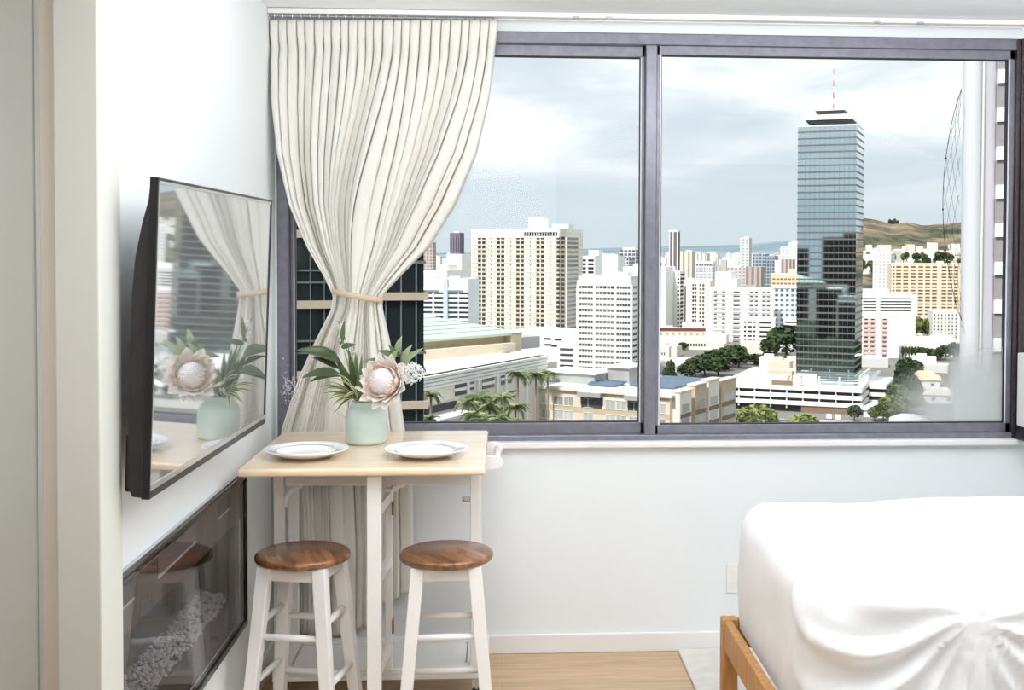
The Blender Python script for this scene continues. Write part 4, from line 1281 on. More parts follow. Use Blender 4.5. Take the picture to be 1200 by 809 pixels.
# ---- right pane, from the mullion to the glass tower
b = Bld('apartment_block', 'white slab with rows of small square windows beside the mullion', 762, 797, 803, 319, 900, 24, d=14)
b.walls(WHITE); b.parapet(WHITE, .8)
b.repeat('window', [(b.upx(xx), b.h - 2.6 - k * 3.15) for k in range(17) for xx in (763.5, 768, 772, 776.5, 780.5)], (1.05, 1.2), GLASS)
b.repeat('balcony', [(b.d * .45, b.h - 3 - k * 3.15) for k in range(17)], (b.d * .8, 1.7), VOID, face='side')
b.repeat('end_balcony', [(b.upx(795), b.h - 3 - k * 3.15) for k in range(17)], (1.7, 1.4), VOID)
b.box('roof_house', WHITE, b.upx(771), 3, b.h, b.upx(788), 9, b.zpx(312))
b = Bld('apartment_tower', 'tall thin brown striped tower standing above the city near the mullion', 784, 794, 797, 271, 1250, 24, d=14)
b.walls(mat('brown tower face', (120, 106, 104), .6)); b.piers('white_rib', WHITE, [b.upx(784.6), b.upx(788.7), b.upx(793.6)], 1.0, 0, b.h, out=.4)
b.bands('roof_cap', WHITE, [b.h - 1], 2.2, .3)
STRIPE = pattern('vertical ribbed cream', (224, 214, 200), (168, 154, 142), 5.2, 90, .2, .6, 0, 1, .2)
simple('apartment_tower', 'cream ribbed tower directly right of the thin brown tower', 797, 811, 815, 295, 1100, STRIPE, d=16, roof=[(803, 809, 292.5)])
simple('apartment_tower', 'paler ribbed tower further behind the cream ribbed tower', 815, 829, 832, 297, 1300, pattern('pale ribbed', (222, 218, 212), (182, 176, 170), 4.5, 90, .3, .7, 0, 1, .2), d=16)
b = simple('office_block', 'grey-white gridded block with a dotted top row in front of the ribbed towers', 815, 836, 838, 309, 980, pattern('fine grid', (216, 216, 218), (158, 158, 164), 2.2, 2.6, .25, .85, .25, .8, .3), d=16)
b.repeat('top_opening', [(b.upx(817 + 3.2 * k), b.h - 1.8) for k in range(6)], (1.2, 1.1), VOID)
b.box('roof_cap', WHITE, -b.L - .2, -.2, b.h, .2, b.d, b.h + 2)
b = Bld('apartment_block', 'white block with stacked dark curved balconies right of the small-windowed slab', 801, 832, 838, 331, 860, 24, d=14)
b.walls(CREAM); b.parapet(WHITE, 1)
b.repeat('balcony', [(b.upx(xx), b.h - 3.2 - k * 3) for k in range(13) for xx in (812.5, 815.2)], (1.3, 1.8), VOID)
b.repeat('window', [(b.upx(xx), b.h - 3.2 - k * 3) for k in range(13) for xx in (821, 824.5)], (1.6, 1.9), mat('brown shade', (92, 80, 72), .6, rnd=.5))
b.repeat('shaft', [(b.upx(803.2), b.h - 36)], (1.1, 33), VOID)
b.repeat('balcony_slab', [(b.upx(813.8), b.h - 3.9 - k * 3) for k in range(13)], (3.6, .75), WHITE, out=1.3)
b.box('roof_house', WHITE, b.upx(803), 2, b.h, b.upx(811), 8, b.zpx(326))
b = simple('apartment_block', 'plain bright white stair tower rising over the balcony block', 838, 857, 862, 319, 830, WHITE, d=10)
b.repeat('slot_window', [(b.upx(842.5), b.h - 11)], (.8, 7), VOID)
b.box('side_wing', WHITE, 0, 1, 0, 4, b.d, b.h - 5)
# main white slab
ms_ = Bld('apartment_slab', 'broad white slab with three bays of stacked balconies in mid distance', 828, 905, None, 339, 780, 16, d=14)
ms_.walls(WHITE); ms_.parapet(WHITE, .9)
fh = 5.45 / 1350 * 780; L, h = ms_.L, ms_.h
DARKB = mat('balcony shade', (70, 66, 64), .7, rnd=.35)
ms_.repeat('balcony', [(ms_.upx(830 + xx / 6), h - 2.9 - k * fh) for k in range(14) for xx in (52, 110, 192, 212, 305, 340, 395, 425)], (2.3, 1.15), DARKB, depth=.4)
ms_.repeat('balcony_slab', [(ms_.upx(830 + xx / 6), h - 3.5 - k * fh) for k in range(14) for xx in (82, 196, 322, 410)], (8.4, .8), WHITE, out=1.0)
ms_.piers('pier', WHITE, [ms_.upx(830 + xx / 6) for xx in (-8, 22, 150, 170, 240, 258, 372, 450)], 1.1, 0, h, out=1.2)
ms_.box('roof_house', GREY, ms_.upx(873), 2, h, ms_.upx(886), 8, ms_.zpx(334))
bg_ = Bld('apartment_block', 'bluish glass-fronted block between the white slab and the glass tower', 907, 937, None, 337, 800, 16, d=14)
bg_.walls(mat('blue white frame', (214, 222, 228), .7)); bg_.parapet(WHITE, .8)
fh = 5.9 / 1350 * 800
bg_.repeat('window', [(bg_.upx(830 + xx / 6), bg_.h - 3 - k * fh) for k in range(9) for xx in (482, 520, 558, 596, 628)], (2.1, 1.75), GLASSB)
bg_.bands('top_slab', WHITE, [bg_.h - .6], 1.2, .5)
b = Bld('low_building', 'squat white block with square openings at the foot of the broad slab', 869, 908, None, 375, 755, 16, d=14)
b.walls(WHITE); b.parapet(WHITE, .8)
fh = 5.5 / 1350 * 755
b.repeat('window', [(b.upx(830 + xx / 6), b.h - 2.4 - k * fh) for k in range(6) for xx in (262, 287, 302, 328)], (1.5, 1.2), VOID)
b.repeat('balcony', [(b.upx(830 + xx / 6), b.h - 2.6 - k * fh) for k in range(6) for xx in (385, 425)], (4, 1.25), VOID)
b = simple('parking_deck', 'white two-slot deck squeezed against the glass tower', 919, 937, None, 374.5, 765, WHITE, a=16, d=14)
b.repeat('slot', [(-b.L * .5, b.h - 2.6 - k * 2.6) for k in range(3)], (b.L * .9, 1.1), VOID)
b = Bld('parking_deck', 'peach parking deck above the bluish block left of the glass tower', 903, 937, None, 322, 880, 16, d=20)
b.walls(mat('peach concrete', (232, 206, 176), .85)); b.parapet(WHITE, .6)
b.repeat('slot', [(b.upx(907 + 4.6 * k), b.h - 4.2 - r_ * 3.4) for r_ in range(3) for k in range(7)], (2.1, 1.2), mat('warm shade', (134, 104, 78), .7))
b.box('roof_house', mat('peach wall', (236, 214, 188), .85), b.upx(923), 2, b.h, b.upx(934), 8, b.zpx(314.5))
b = simple('apartment_block', 'brown twin-banded block behind the broad white slab', 874, 892, None, 313, 950, pattern('brown bands', (186, 172, 164), (140, 124, 116), 4.6, 90, .2, .7, 0, 1, .2), d=14)
simple('apartment_block', 'grey ribbed block joining the brown one behind the broad white slab', 852, 874, None, 313.5, 985, pattern('grey bands', (206, 202, 198), (160, 156, 152), 3.4, 3.1, .2, .8, .2, .75, .4), d=14, roof=[(858, 866, 311)])
simple('apartment_tower', 'tall pale grey tower alone above the mid-distance roofs', 867, 878, 881, 279, 1400, pattern('pale tower bands', (214, 214, 214), (166, 168, 174), 5, 3.6, .2, .8, .2, .75, .3), d=14, roof=[(871, 877, 276.5)])
simple('office_block', 'blue-grey glassy block right of the tall pale tower', 882, 897, None, 298, 1150, pattern('blue grid', (176, 184, 190), (92, 104, 120), 3.4, 3.4, .12, .85, .15, .85, .5), d=18)
simple('office_block', 'darker blue glassy block standing next to the blue-grey one', 897, 908, None, 300, 1120, pattern('dark blue grid', (160, 170, 178), (72, 84, 100), 2.6, 3.4, .12, .85, .15, .85, .5), d=18)
simple('apartment_block', 'white tower block with its top hut, just left of the glass tower', 924, 938, None, 284, 1200, pattern('white faint grid', (236, 236, 236), (196, 198, 202), 4, 3.3, .2, .75, .25, .75, .4), d=14, roof=[(927, 934, 281)])
simple('apartment_block', 'pale lower block left of the white tower block near the glass tower', 914, 925, None, 289, 1260, pattern('pale faint grid', (224, 226, 228), (176, 182, 188), 4, 3.3, .2, .75, .25, .75, .4), d=14)
simple('apartment_block', 'small brown ribbed block under the white tower block', 915, 929, None, 304, 980, pattern('brown ribs', (198, 184, 178), (134, 120, 116), 3.4, 90, .2, .7, 0, 1, .2), d=12)
simple('apartment_block', 'slender white block between the blue glass and brown ribbed blocks', 908, 915, None, 305, 1000, WHITE, d=12)

# ---- right of the glass tower
b = simple('apartment_tower', 'white many-floored tower at the foot of the brown hill', 1023, 1044, 1049, 298, 1000, pattern('white tower grid', (238, 238, 238), (176, 178, 184), 3.6, 3.1, .2, .72, .25, .75, .3), d=14, roof=[(1026, 1040, 295)])
lb_ = Bld('apartment_slab', 'long beige slab with a grid of dark openings below the hill', 1045, 1132, None, 310, 950, 6, d=16)
lb_.walls(mat('beige slab paint', (232, 214, 184), .85)); lb_.parapet(CREAM, .9)
fh = 4.05 / 1350 * 950
lb_.repeat('balcony', [(lb_.upx(1000 + xx / 6), lb_.h - 3 - k * fh) for k in range(15) for xx in (282, 320, 370, 422, 475, 525, 572, 640, 682, 720)], (4.0, 1.25), mat('warm opening', (112, 84, 66), .8, rnd=.4), depth=.4)
lb_.piers('pier', CREAM, [lb_.upx(1000 + xx / 6) for xx in (272, 296, 346, 396, 448, 500, 550, 598, 612, 660, 704)], .9, 0, lb_.h, out=.7)
lb_.box('stair_house', CREAM, lb_.upx(1099), 1, lb_.h, lb_.upx(1106), 6, lb_.zpx(304.5))
b = Bld('parking_deck', 'white deck with long dark slots in front of the beige slab', 1010, 1073, None, 346.5, 740, 6, d=26)
b.walls(WHITE); b.parapet(WHITE, .8)
for (x0, x1) in ((1012, 1027), (1032, 1068)):
    for k in range(5):
        inst_m = MB().box(b.upx(x0), -.05, b.h - 2.6 - k * 1.95, b.upx(x1), .4, b.h - 1.75 - k * 1.95)
        inst_m.build('slot', VOID, b.root)
b.box('roof_house', WHITE, b.upx(1013), 4, b.h, b.upx(1044), 14, b.zpx(339))
pk = Bld('apartment_block', 'white block with pink balcony panels beside the podium trees', 1008, 1054, None, 371.5, 665, 8, d=16)
pk.walls(WHITE); pk.parapet(WHITE, .8)
fh = 5.45 / 1350 * 665
pk.repeat('balcony_panel', [(pk.upx(1000 + xx / 6), pk.h - 3.3 - k * fh) for k in range(9) for xx in (95, 140, 225)], (3.0, 1.25), PINK, out=.5)
pk.repeat('window', [(pk.upx(1000 + xx / 6), pk.h - 2.0 - k * fh) for k in range(9) for xx in (95, 140, 225)], (2.2, .8), GLASS)
pk.piers('pink_strip', PINK, [pk.upx(1000 + xx / 6) for xx in (75, 118, 160, 205, 243)], .5, 2, pk.h, out=.3)
b = Bld('apartment_block', 'small white block with dotted windows near the net at the tower edge', 1093, 1127, None, 366, 790, 6, d=14)
b.walls(mat('off white', (226, 226, 218), .85)); b.parapet(WHITE, .8)
b.repeat('window', [(b.upx(1096 + 4.2 * k), b.h - 2.6 - r_ * 2.6) for r_ in range(8) for k in range(7)], (.9, 1.1), VOID)
b.repeat('sill', [(b.upx(1096 + 4.2 * k), b.h - 3.0 - r_ * 2.6) for r_ in range(8) for k in range(7)], (1.3, .35), WHITE, out=.4)
b = simple('low_building', 'flat white hall with a beige base before the small dotted block', 1063, 1098, None, 396, 725, WHITE, a=6, d=14)
b.box('plinth', TAN, -b.L - .1, -.1, 0, .1, 1, b.h * .45)
simple('low_building', 'long low white wall behind the row of slim cypress trees', 1054, 1118, None, 407, 672, WHITE, a=6, d=10)
# ---- houses at the foot of the podium
def house(label, xl, xc, ytop, ybase, rm, wm=WHITE, a=20, d=9, hip=True, name='house'):
    D = atz(xc, ybase, G).y
    b = Bld(name, label, xl, xc, None, ytop, D, a, d)
    eh = b.h * .55
    b.walls(wm, z1=eh)
    L = b.L; o = .7
    r_ = MB()
    r_.add([(-L - o, -o, eh), (o, -o, eh), (o, d + o, eh), (-L - o, d + o, eh), (-L * .7, d / 2, b.h), (-L * .3, d / 2, b.h)], [(0, 1, 5, 4), (1, 2, 5), (2, 3, 4, 5), (3, 0, 4), (3, 2, 1, 0)])
    r_.build('roof', rm, b.root)
    b.repeat('window', [(-L * q, eh * .35) for q in (.25, .7)], (1.4, 1.3), GLASS)
    return b
house('beige tent-roofed house beside the tree belt', 1066, 1102, 437, 457, mat('sandy roof', (222, 200, 160), .9), d=16)
house('pale grey-roofed house in the corner under the haze painted on the glass', 1044, 1084, 488, 505, mat('pale grey roof', (198, 200, 202), .85), d=10)
house('white-roofed shed beside the podium trees', 1012, 1038, 474, 490, WHITE, d=8)
house('long pale roof near the haze painted on the glass', 1082, 1122, 456, 474, mat('pale tan roof', (214, 208, 192), .9), d=10)
# ---- low roofs left of the trees
b = Bld('store_building', 'low store with a dark red roof band in the right pane', 764, 828, None, 387, 800, 8, d=24)
b.walls(CREAM); b.box('roof_band', REDR, -b.L - .2, -.5, b.h - .6, .3, .6, b.h + 1.2)
b.repeat('window', [(-b.L * (k + .5) / 9, 3.5) for k in range(9)], (2.2, 2.2), TAN)
b.box('roof_house', STONE, b.upx(800), 4, b.h, b.upx(824), 12, b.zpx(379))
b = Bld('church_hall', 'small cream hall with a round-headed trio of windows below the red-banded store', 760, 784, None, 408, 635, 14, d=12)
b.walls(CREAM); b.parapet(WHITE, .7); b.box('base_band', TAN, -b.L - .1, -.2, 0, .1, 1, b.zpx(423))
b.repeat('window', [(b.upx(774 + 2.6 * k), b.zpx(417)) for k in range(3)], (.6, 1.6), GLASS)
simple('low_building', 'flat white roof between the cream hall and the tree avenue', 784, 816, None, 421, 612, WHITE, a=14, d=8)
b = simple('low_building', 'white flat building with dark door openings above the tree avenue', 800, 848, None, 399, 722, CREAM, a=10, d=20)
b.repeat('opening', [(b.upx(804 + 3.2 * k), b.h - 4) for k in range(8)], (1.0, 1.7), VOID)
simple('low_building', 'cream wall block right of the tree avenue', 868, 905, None, 402, 690, STONE, a=10, d=16)
simple('low_building', 'bright low roof under the white slab beside the mullion', 764, 800, None, 396, 757, WHITE, a=10, d=10)

# ---- beige hotel close below the window
kb_ = Bld('hotel_building', 'beige low hotel with blue solar panels on its roof, nearest below the window', 612, 785, 842, 466, 222, 34, zb=G)
kb_.d = 30.0
L, d, h = kb_.L, kb_.d, kb_.h
kb_.walls(BEIGE)
kb_.bands('eave', STONE, [h - .1], .55, .6)
fh = 17.3 / 1350 * 228
rows = [h - 3.2 - k * fh for k in range(5)]
wu = [624.5, 640, 655, 667, 690, 716, 729, 744, 760, 775]
WIN = mat('hotel window', (176, 180, 176), .25, spec=.6, rnd=.35)
for k, z in enumerate(rows):
    for xx in wu:
        w_ = kb_.box('window', WIN, kb_.upx(xx) - 1.0, -.06, z, kb_.upx(xx) + 1.0, .3, z + 1.75)
        if k < 2:
            u_ = kb_.upx(xx)
            f_ = MB().box(u_ - 1.08, -.14, z - .1, u_ + 1.08, -.05, z).box(u_ - 1.08, -.14, z + 1.75, u_ + 1.08, -.05, z + 1.83).box(u_ - .04, -.12, z, u_ + .04, -.05, z + 1.75)
            f_.build('window_frame', WHITE, w_)
    kb_.box('floor_strip', TAN, -L - .05, -.04, z - 1.15, .05, .2, z - .12)
for x0, x1 in ((682, 706), (737, 772)):
    kb_.box('bay_recess', GLASS, kb_.upx(x0), -.08, rows[0] - .1, kb_.upx(x1), .2, rows[0] + 2.2)
    kb_.box('bay_canopy', GREY, kb_.upx(x0) - .3, -1.4, rows[0] + 2.2, kb_.upx(x1) + .3, .4, rows[0] + 3.1)
for q0, q1, hh, m_ in ((.04, .22, .9, CREAM), (.28, .46, 1.6, TAN), (.5, .68, 1.9, CREAM), (.72, .98, 1.2, TAN)):
    bx = MB().box(0, d * q0, 0, 1.6, d * q1, h + hh).build('side_bay', m_, kb_.root)
    for z in rows:
        MB().box(1.5, d * q0 + .9, z, 1.68, d * q1 - .9, z + 1.7).build('bay_window', WIN, bx)
        MB().box(1.5, d * q0 + .3, z - 1.1, 1.66, d * q1 - .3, z - .2).build('bay_panel', BRICK, bx)
    MB().box(-.2, d * q0 - .2, h + hh, 1.9, d * q1 + .2, h + hh + .25).build('bay_roof', STONE, bx)
kb_.box('rear_dark_sheet', mat('dark rear reflection sheet', (58, 54, 50), .7), -L + .1, d, 0, -.1, d + .05, h - .3)  # dark sheet added on the unseen rear to darken the tower's reflection
kb_.box('roof_deck', WHITE, -L + .3, .5, h + .05, -.4, d - .3, h + .5)
kb_.box('roof_house', GREY, -L + 1.0, 7, h + .5, -L + 13.5, 16, h + 2.6)
kb_.box('roof_house_top', WHITE, -L + .6, 6.5, h + 2.6, -L + 14, 16.5, h + 2.9)
kb_.box('roof_house', GREY, -L + 13.6, 12, h + .5, -L + 19, 20, h + 3.8)
kb_.box('roof_house_top', WHITE, -L + 13.2, 11.5, h + 3.8, -L + 19.4, 20.5, h + 4.1)
sp_f = MB(); 
def solar(u0, u1, v0, v1, n, label_=None):
    for k in range(n):
        va, vb = v0 + (v1 - v0) * k / n, v0 + (v1 - v0) * (k + .86) / n
        MB().hexa([(u0, va, h + .7), (u1, va, h + .7), (u1, vb, h + 1.25), (u0, vb, h + 1.25)], [(u0, va, h + .78), (u1, va, h + .78), (u1, vb, h + 1.33), (u0, vb, h + 1.33)]).build('solar_panel', SOLAR, kb_.root)
solar(-L + 13.0, -L + 19.5, 4.5, 10.5, 3)
solar(-L + 21.0, -3.0, 8, 25, 8)

# ---- pale hall with the green roof
hl = thing('green_roof_hall', 'large pale hall under a broad green roof in the left pane', 'building', (0, 0, 0))
c0 = at(640, 417, 241); c1 = at(497, 441, 200); 
dirv = (c0 - c1); dirv.z = 0; dirv.normalize(); nrm = Vector((dirv.y, -dirv.x, 0))    # outward, toward the right and the viewer
zt_ = (c0.z + c1.z) / 2
start = c1 - dirv * 30; Ln = (c0 - start).length
start.z = 0
def P_(u, v, z): q = start + dirv * u + nrm * v; return (q.x, q.y, z)
def hbox(mb, u0, u1, v0, v1, z0, z1):
    return mb.hexa([P_(u0, v0, z0), P_(u1, v0, z0), P_(u1, v1, z0), P_(u0, v1, z0)], [P_(u0, v0, z1), P_(u1, v0, z1), P_(u1, v1, z1), P_(u0, v1, z1)])
Ln = (Vector((c0.x, c0.y, 0)) - start).length
hbox(MB(), 0, Ln, -16, 0, G, zt_).build('lower_walls', STONE, hl)
hbox(MB(), Ln, Ln + .05, -15.9, -.1, G, zt_ - .2).build('end_dark_sheet', mat('dark end reflection sheet', (58, 52, 50), .7), hl)  # dark sheet added on the unseen end so the mirror tower reflects dark
cor = MB()
for k in range(4): hbox(cor, -.2, Ln + .3, -1, .25 + .12 * k, zt_ - 2.4 + .65 * k, zt_ - 1.95 + .65 * k)
cor.build('cornice', WHITE, hl)
hbox(MB(), 0, Ln - 1, -15.5, -1, zt_, zt_ + .12).build('terrace', CREAM, hl)
def hu(x, v=0):
    # distance along the wall of picture column x
    s_ = slope(x, 440); p = start + nrm * v
    return (s_ * p.y - p.x) / (dirv.x - s_ * dirv.y)
for x0, x1, y0, y1 in ((533, 546, 449, 463), (549, 555, 447, 457), (565, 579, 443, 455), (587, 599, 437, 450), (596, 604, 458, 466)):
    u0, u1 = hu(x0), hu(x1)
    p = start + dirv * (u0 + u1) / 2
    za, zb_ = at((x0 + x1) / 2, y0, p.y).z, at((x0 + x1) / 2, y1, p.y).z
    w_ = hbox(MB(), u0, u1, -.5, .10, zb_, za).build('window', GLASS, hl)
    hbox(MB(), u0 - .1, u1 + .1, .05, .16, (za + zb_) / 2 - .3, (za + zb_) / 2 + .25).build('transom', WHITE, w_)
for xx in (547.5, 560, 582, 592, 606, 560 + 56): hbox(MB(), hu(xx) - .35, hu(xx) + .35, -.5, .35, G, zt_ - 2.4).build('pilaster', WHITE, hl)
p = start + dirv * hu(510)
hbox(MB(), hu(497), hu(533), -.3, .4, at(510, 483, p.y).z, at(510, 475, p.y).z).build('loading_opening', VOID, hl)
hbox(MB(), hu(490), hu(533), 0, 4.5, at(510, 488, p.y).z, at(510, 485.5, p.y).z).build('canopy', WHITE, hl)
# upper block and roof, set back on the terrace
ea, eb = at(497, 398, 232), at(605, 389, 252)
d2 = (eb - ea); d2.z = 0; d2.normalize(); n2 = Vector((d2.y, -d2.x, 0)); ze = (ea.z + eb.z) / 2
S2 = ea - d2 * 25; S2.z = 0; L2 = (Vector((eb.x, eb.y, 0)) - S2).length
def Q_(u, v, z): q = S2 + d2 * u + n2 * v; return (q.x, q.y, z)
def qbox(u0, u1, v0, v1, z0, z1): return MB().hexa([Q_(u0, v0, z0), Q_(u1, v0, z0), Q_(u1, v1, z0), Q_(u0, v1, z0)], [Q_(u0, v0, z1), Q_(u1, v0, z1), Q_(u1, v1, z1), Q_(u0, v1, z1)])
zl = zt_ + .1
qbox(0, L2 - 1, -18, -1.2, zl, ze - .1).build('upper_walls', TAN, hl)
qbox(-1, L2 - 2.6, -1.2, 2.2, zl, at(560, 404, 244).z).build('terrace_wall', BEIGE, hl)
qbox(L2 - 2.6, L2 + .5, -1.2, 1.0, zl, ze - .1).build('end_pier', TAN, hl)
qbox(L2 + .5, L2 + 9, -9, -1, zl, zl + 2.6).build('roof_plant', GREY, hl)
apx = L2 - 36
rise = at(497, 361, 252).z - ze + .2
rf = MB()
o = 1.0
rf.add([Q_(-6, o, ze), Q_(L2 + o, o, ze), Q_(L2 + o, -19, ze), Q_(-6, -19, ze), Q_(0, -17, ze + rise), Q_(apx + 14, -17, ze + rise * .98),
        Q_(-6, o, ze - .5), Q_(L2 + o, o, ze - .5), Q_(L2 + o, -19, ze - .5), Q_(-6, -19, ze - .5)],
       [(0, 1, 5, 4), (1, 2, 5), (2, 3, 4, 5), (3, 0, 4), (6, 7, 1, 0), (7, 8, 2, 1), (8, 9, 3, 2), (9, 6, 0, 3), (9, 8, 7, 6)])
ro = rf.build('roof', GREENR, hl)
seam = MB()
for k in range(7):
    t = (k + 1) / 8
    a = Vector(Q_(-6, o - t * (17 + o), ze + rise * t + .04)); b2 = Vector(Q_(L2 + o + (apx + 14 - L2 - o) * t, o - t * (17 + o), ze + rise * t * .98 + .04))
    seam.bar(a, b2, .12, .12)
seam.build('roof_seam', mat('roof seam', (152, 184, 164), .6), ro)

# ---- dark glass towers right behind the curtain
NIGHT = mat('black green glass', (30, 38, 40), .06, spec=.9, bump=.05, bscale=.5)
MUL = mat('steel mullion', (120, 130, 132), .4, metal=.4)
BANDM = mat('beige granite band', (188, 174, 154), .7, var=.06, vscale=2)
def dark_tower(label, xl, xr, D, ys, a, fine):
    b = Bld('dark_glass_tower', label, xl, xr, None, 60, D, a, d=24, cat='skyscraper')
    b.walls(NIGHT, name='glass_wall')
    z0, per = b.zpx(ys[0]), b.zpx(ys[0]) - b.zpx(ys[1])
    bh = 9.0 / 1350 * D
    zs = [z0 + per * k for k in range(-11, 7) if 0 < z0 + per * k < b.h - 2]
    b.bands('granite_band', BANDM, [z - bh / 2 for z in zs], bh, .25)
    b.bands('mid_rail', MUL, [z + per * .47 for z in zs] + [z + per * .30 for z in zs], .16, .12)
    n = int(b.L / fine)
    b.piers('mullion', MUL, [-b.L * (k + .5) / n for k in range(n)], .09, 0, b.h, out=.10)
    return b
dt = dark_tower('dark glass tower with beige bands seen between the window jamb and the curtain', 338, 452, 100, (275.5, 356.5), -11, 1.1)
dt.box('corner_pier', BANDM, -dt.L - .9, -.3, 0, -dt.L, 2, dt.h)
dt.repeat('corner_block', [(-dt.L - .1, dt.zpx(yy)) for yy in (318, 403, 483)], (1.2, .75), mat('brown granite', (150, 120, 98), .7), out=.5)
dark_tower('nearer dark glass tower filling the gap behind the curtain and the protea', 425, 496.5, 64, (347.5, 474), -7, .72)

# ---- white neighbouring tower at the right end of the pane
ND = 94.0
NA = R(24)
ncor = at(1125.5, 300, ND)
nb = thing('white_neighbour_tower', 'smooth white tower with a column of bright square panels at the end of the pane', 'skyscraper', (ncor.x, ND, 0), -NA)
def nx(x):
    sl = slope(x, 300)
    return (sl * ND - ncor.x) / (math.cos(NA) + sl * math.sin(NA))
NW = mat('smooth white cladding', (226, 227, 231), .35, spec=.5, var=.06, vscale=.4, vstretch=(1, 1, .05))
NG = mat('grey violet cladding', (200, 198, 204), .4, spec=.5, var=.08, vscale=.5, vstretch=(1, 1, .1))
NB = mat('brown grey spandrel', (158, 152, 156), .5, var=.12, vscale=.8)
ztw = at(1150, -40, ND).z
MB().box(nx(1127), .8, G, nx(1400), 16, ztw).build('walls', NG, nb)
def roundpier(x0, x1, out):
    m = MB(); a, b = nx(x0), nx(x1); c, r_ = (a + b) / 2, (b - a) / 2
    vs = []
    n = 12
    for z in (G, ztw):
        for k in range(n + 1):
            t = PI * k / n
            vs.append((c - r_ * math.cos(t), .8 - out * math.sin(t), z))
    m.add(vs, [(k, k + 1, n + 2 + k, n + 1 + k) for k in range(n)], True)
    return m
roundpier(1125.5, 1148, .8).build('round_pier', NW, nb)
roundpier(1148.5, 1152, .4).build('thin_rib', WHITE, nb)
roundpier(1152.5, 1165, .3).build('flat_pier', NG, nb)
fhN = 46.3 / 1350 * ND * .985
sqm = MB().box(0, 0, 0, nx(1183.5) - nx(1166), .5, 16.5 / 1350 * ND).mesh('bright_panel', mat('bright white panel', (248, 248, 248), .5))
spm = MB().box(0, .0, 0, nx(1184) - nx(1165), .4, fhN * .60).mesh('spandrel', NB)
z0 = at(1175, 97, ND - 1).z
for k in range(-2, 22):
    z = z0 - k * fhN
    if z < G: break
    inst('bright_panel', sqm, nb, (nx(1166), .35, z))
    inst('spandrel', spm, nb, (nx(1165.3), .55, z - fhN * .62))
MB().box(nx(1184), .3, G, nx(1400), .9, ztw).build('blank_bay', NW, nb)
# net hanging off its edge
net = MB(); nr_ = 12
def netp(i, j):
    y = 104 + 272 * j; bul = math.sin(PI * min(1, j * 1.0)) ** .8
    xl_ = 1127 - 22 * bul * (1 - i)
    return at(xl_, y, ND - .4 - .5 * math.sin(PI * i))
for k in range(-10, nr_ + 1, 2):
    for sg in (1, -1):
        pts = []
        for q in range(25):
            j = q / 24
            i = (k / 6.0 + j * 2.4) if sg > 0 else (k / 6.0 + 1.6 - j * 2.4)
            if 0 <= i <= .93: pts.append(netp(i, j))
            else:
                if len(pts) > 1: net.tube(pts, .012, 4, cap=False)
                pts = []
        if len(pts) > 1: net.tube(pts, .012, 4, cap=False)
net.tube([netp(0, q / 24) for q in range(25)], .028, 5)
cn_ = thing('cable_net', 'black cable net bulging from the edge of the white neighbouring tower', 'net', (0, 0, 0))
net.build('netting', M['black'], cn_)
for j in (.30, .52, .62, .74, .92):
    MB().ball(netp(0, j), .085, n=8, m=6).build('clamp', M['black'], cn_)

# ---- unseen towers added behind the viewer's own building to darken the mirror reflection
for lab, x, y, w_, hh in (('unseen brown tower added for the dark half of the mirror glass', -165, -70, 60, 76), ('unseen grey slab added to darken the mirror glass beside the brown reflection', -95, -110, 46, 70), ('unseen dark slab added low in the mirror glass reflection', -235, -40, 60, 66)):
    b = thing('office_tower', lab, 'building', (x, y, G))
    MB().box(-w_ / 2, -12, 0, w_ / 2, 12, hh).build('walls', pattern('dark facade ' + str(x), (74, 66, 60), (34, 32, 32), 3.4, 3.4, .15, .85, .2, .8, .4), b)
    MB().box(-w_ / 5, -6, hh, w_ / 8, 6, hh + 4).build('roof_house', BRICK, b)
# outside of the viewer's own building
ow = MB().box(-40, W + .14, G, XL - .25, W + .5, 12).box(XR + .15, W + .14, G, 30, W + .5, 12).box(XL - .25, W + .14, G, XR + .15, W + .5, -.3).box(XL - .25, W + .14, 2.8, XR + .15, W + .5, 12)
struct('trim_4', ow, DGREY, 'outer face of the building around the window')

# ================================================================== GREENERY
FOL = [mat('foliage dark', (62, 80, 46), .9, var=.4, vscale=.8, rnd=.15), mat('foliage olive', (96, 108, 58), .9, var=.35, vscale=.8, rnd=.15), mat('foliage yellow green', (138, 146, 86), .9, var=.3, vscale=.8, rnd=.1)]
BARK = mat('bark', (112, 96, 82), .9)
def crown_mesh(rx, ry, rz, seed, m, nb=9, cards=260):
    rp = random.Random(seed); mb = MB()
    for k in range(nb):
        a = rp.uniform(0, 2 * PI); q = math.sqrt(rp.uniform(0, .75))
        c = (rx * q * math.cos(a) * .75, ry * q * math.sin(a) * .75, rz * (.1 + rp.uniform(-.35, .55) * (1 - q)))
        s_ = rp.uniform(.38, .58)
        mb.ball(c, rx * s_, ry * s_, rz * s_ * 1.1, 12, 8, bump=.5, seed=seed * 13 + k)
    for k in range(cards):
        d = Vector((rp.gauss(0, 1), rp.gauss(0, 1), rp.gauss(.25, .8))).normalized()
        p = Vector((d.x * rx, d.y * ry, d.z * rz)) * rp.uniform(.72, 1.04)
        s_ = rp.uniform(.35, .75) * min(1, rx / 4)
        u = Vector((rp.gauss(0, 1), rp.gauss(0, 1), rp.gauss(0, 1))).normalized(); v = d.cross(u)
        if v.length < .1: continue
        v.normalize(); u = v.cross(d)
        mb.add([p - u * s_ - v * s_ * .6, p + u * s_ - v * s_ * .6, p + u * s_ + v * s_ * .6 + d * .3, p - u * s_ + v * s_ * .6 + d * .3], [(0, 1, 2, 3)])
    return mb.mesh('crown', m)
CROWNS = [crown_mesh(1, 1, 1, k + 1, FOL[0], 9, 320) for k in range(3)]
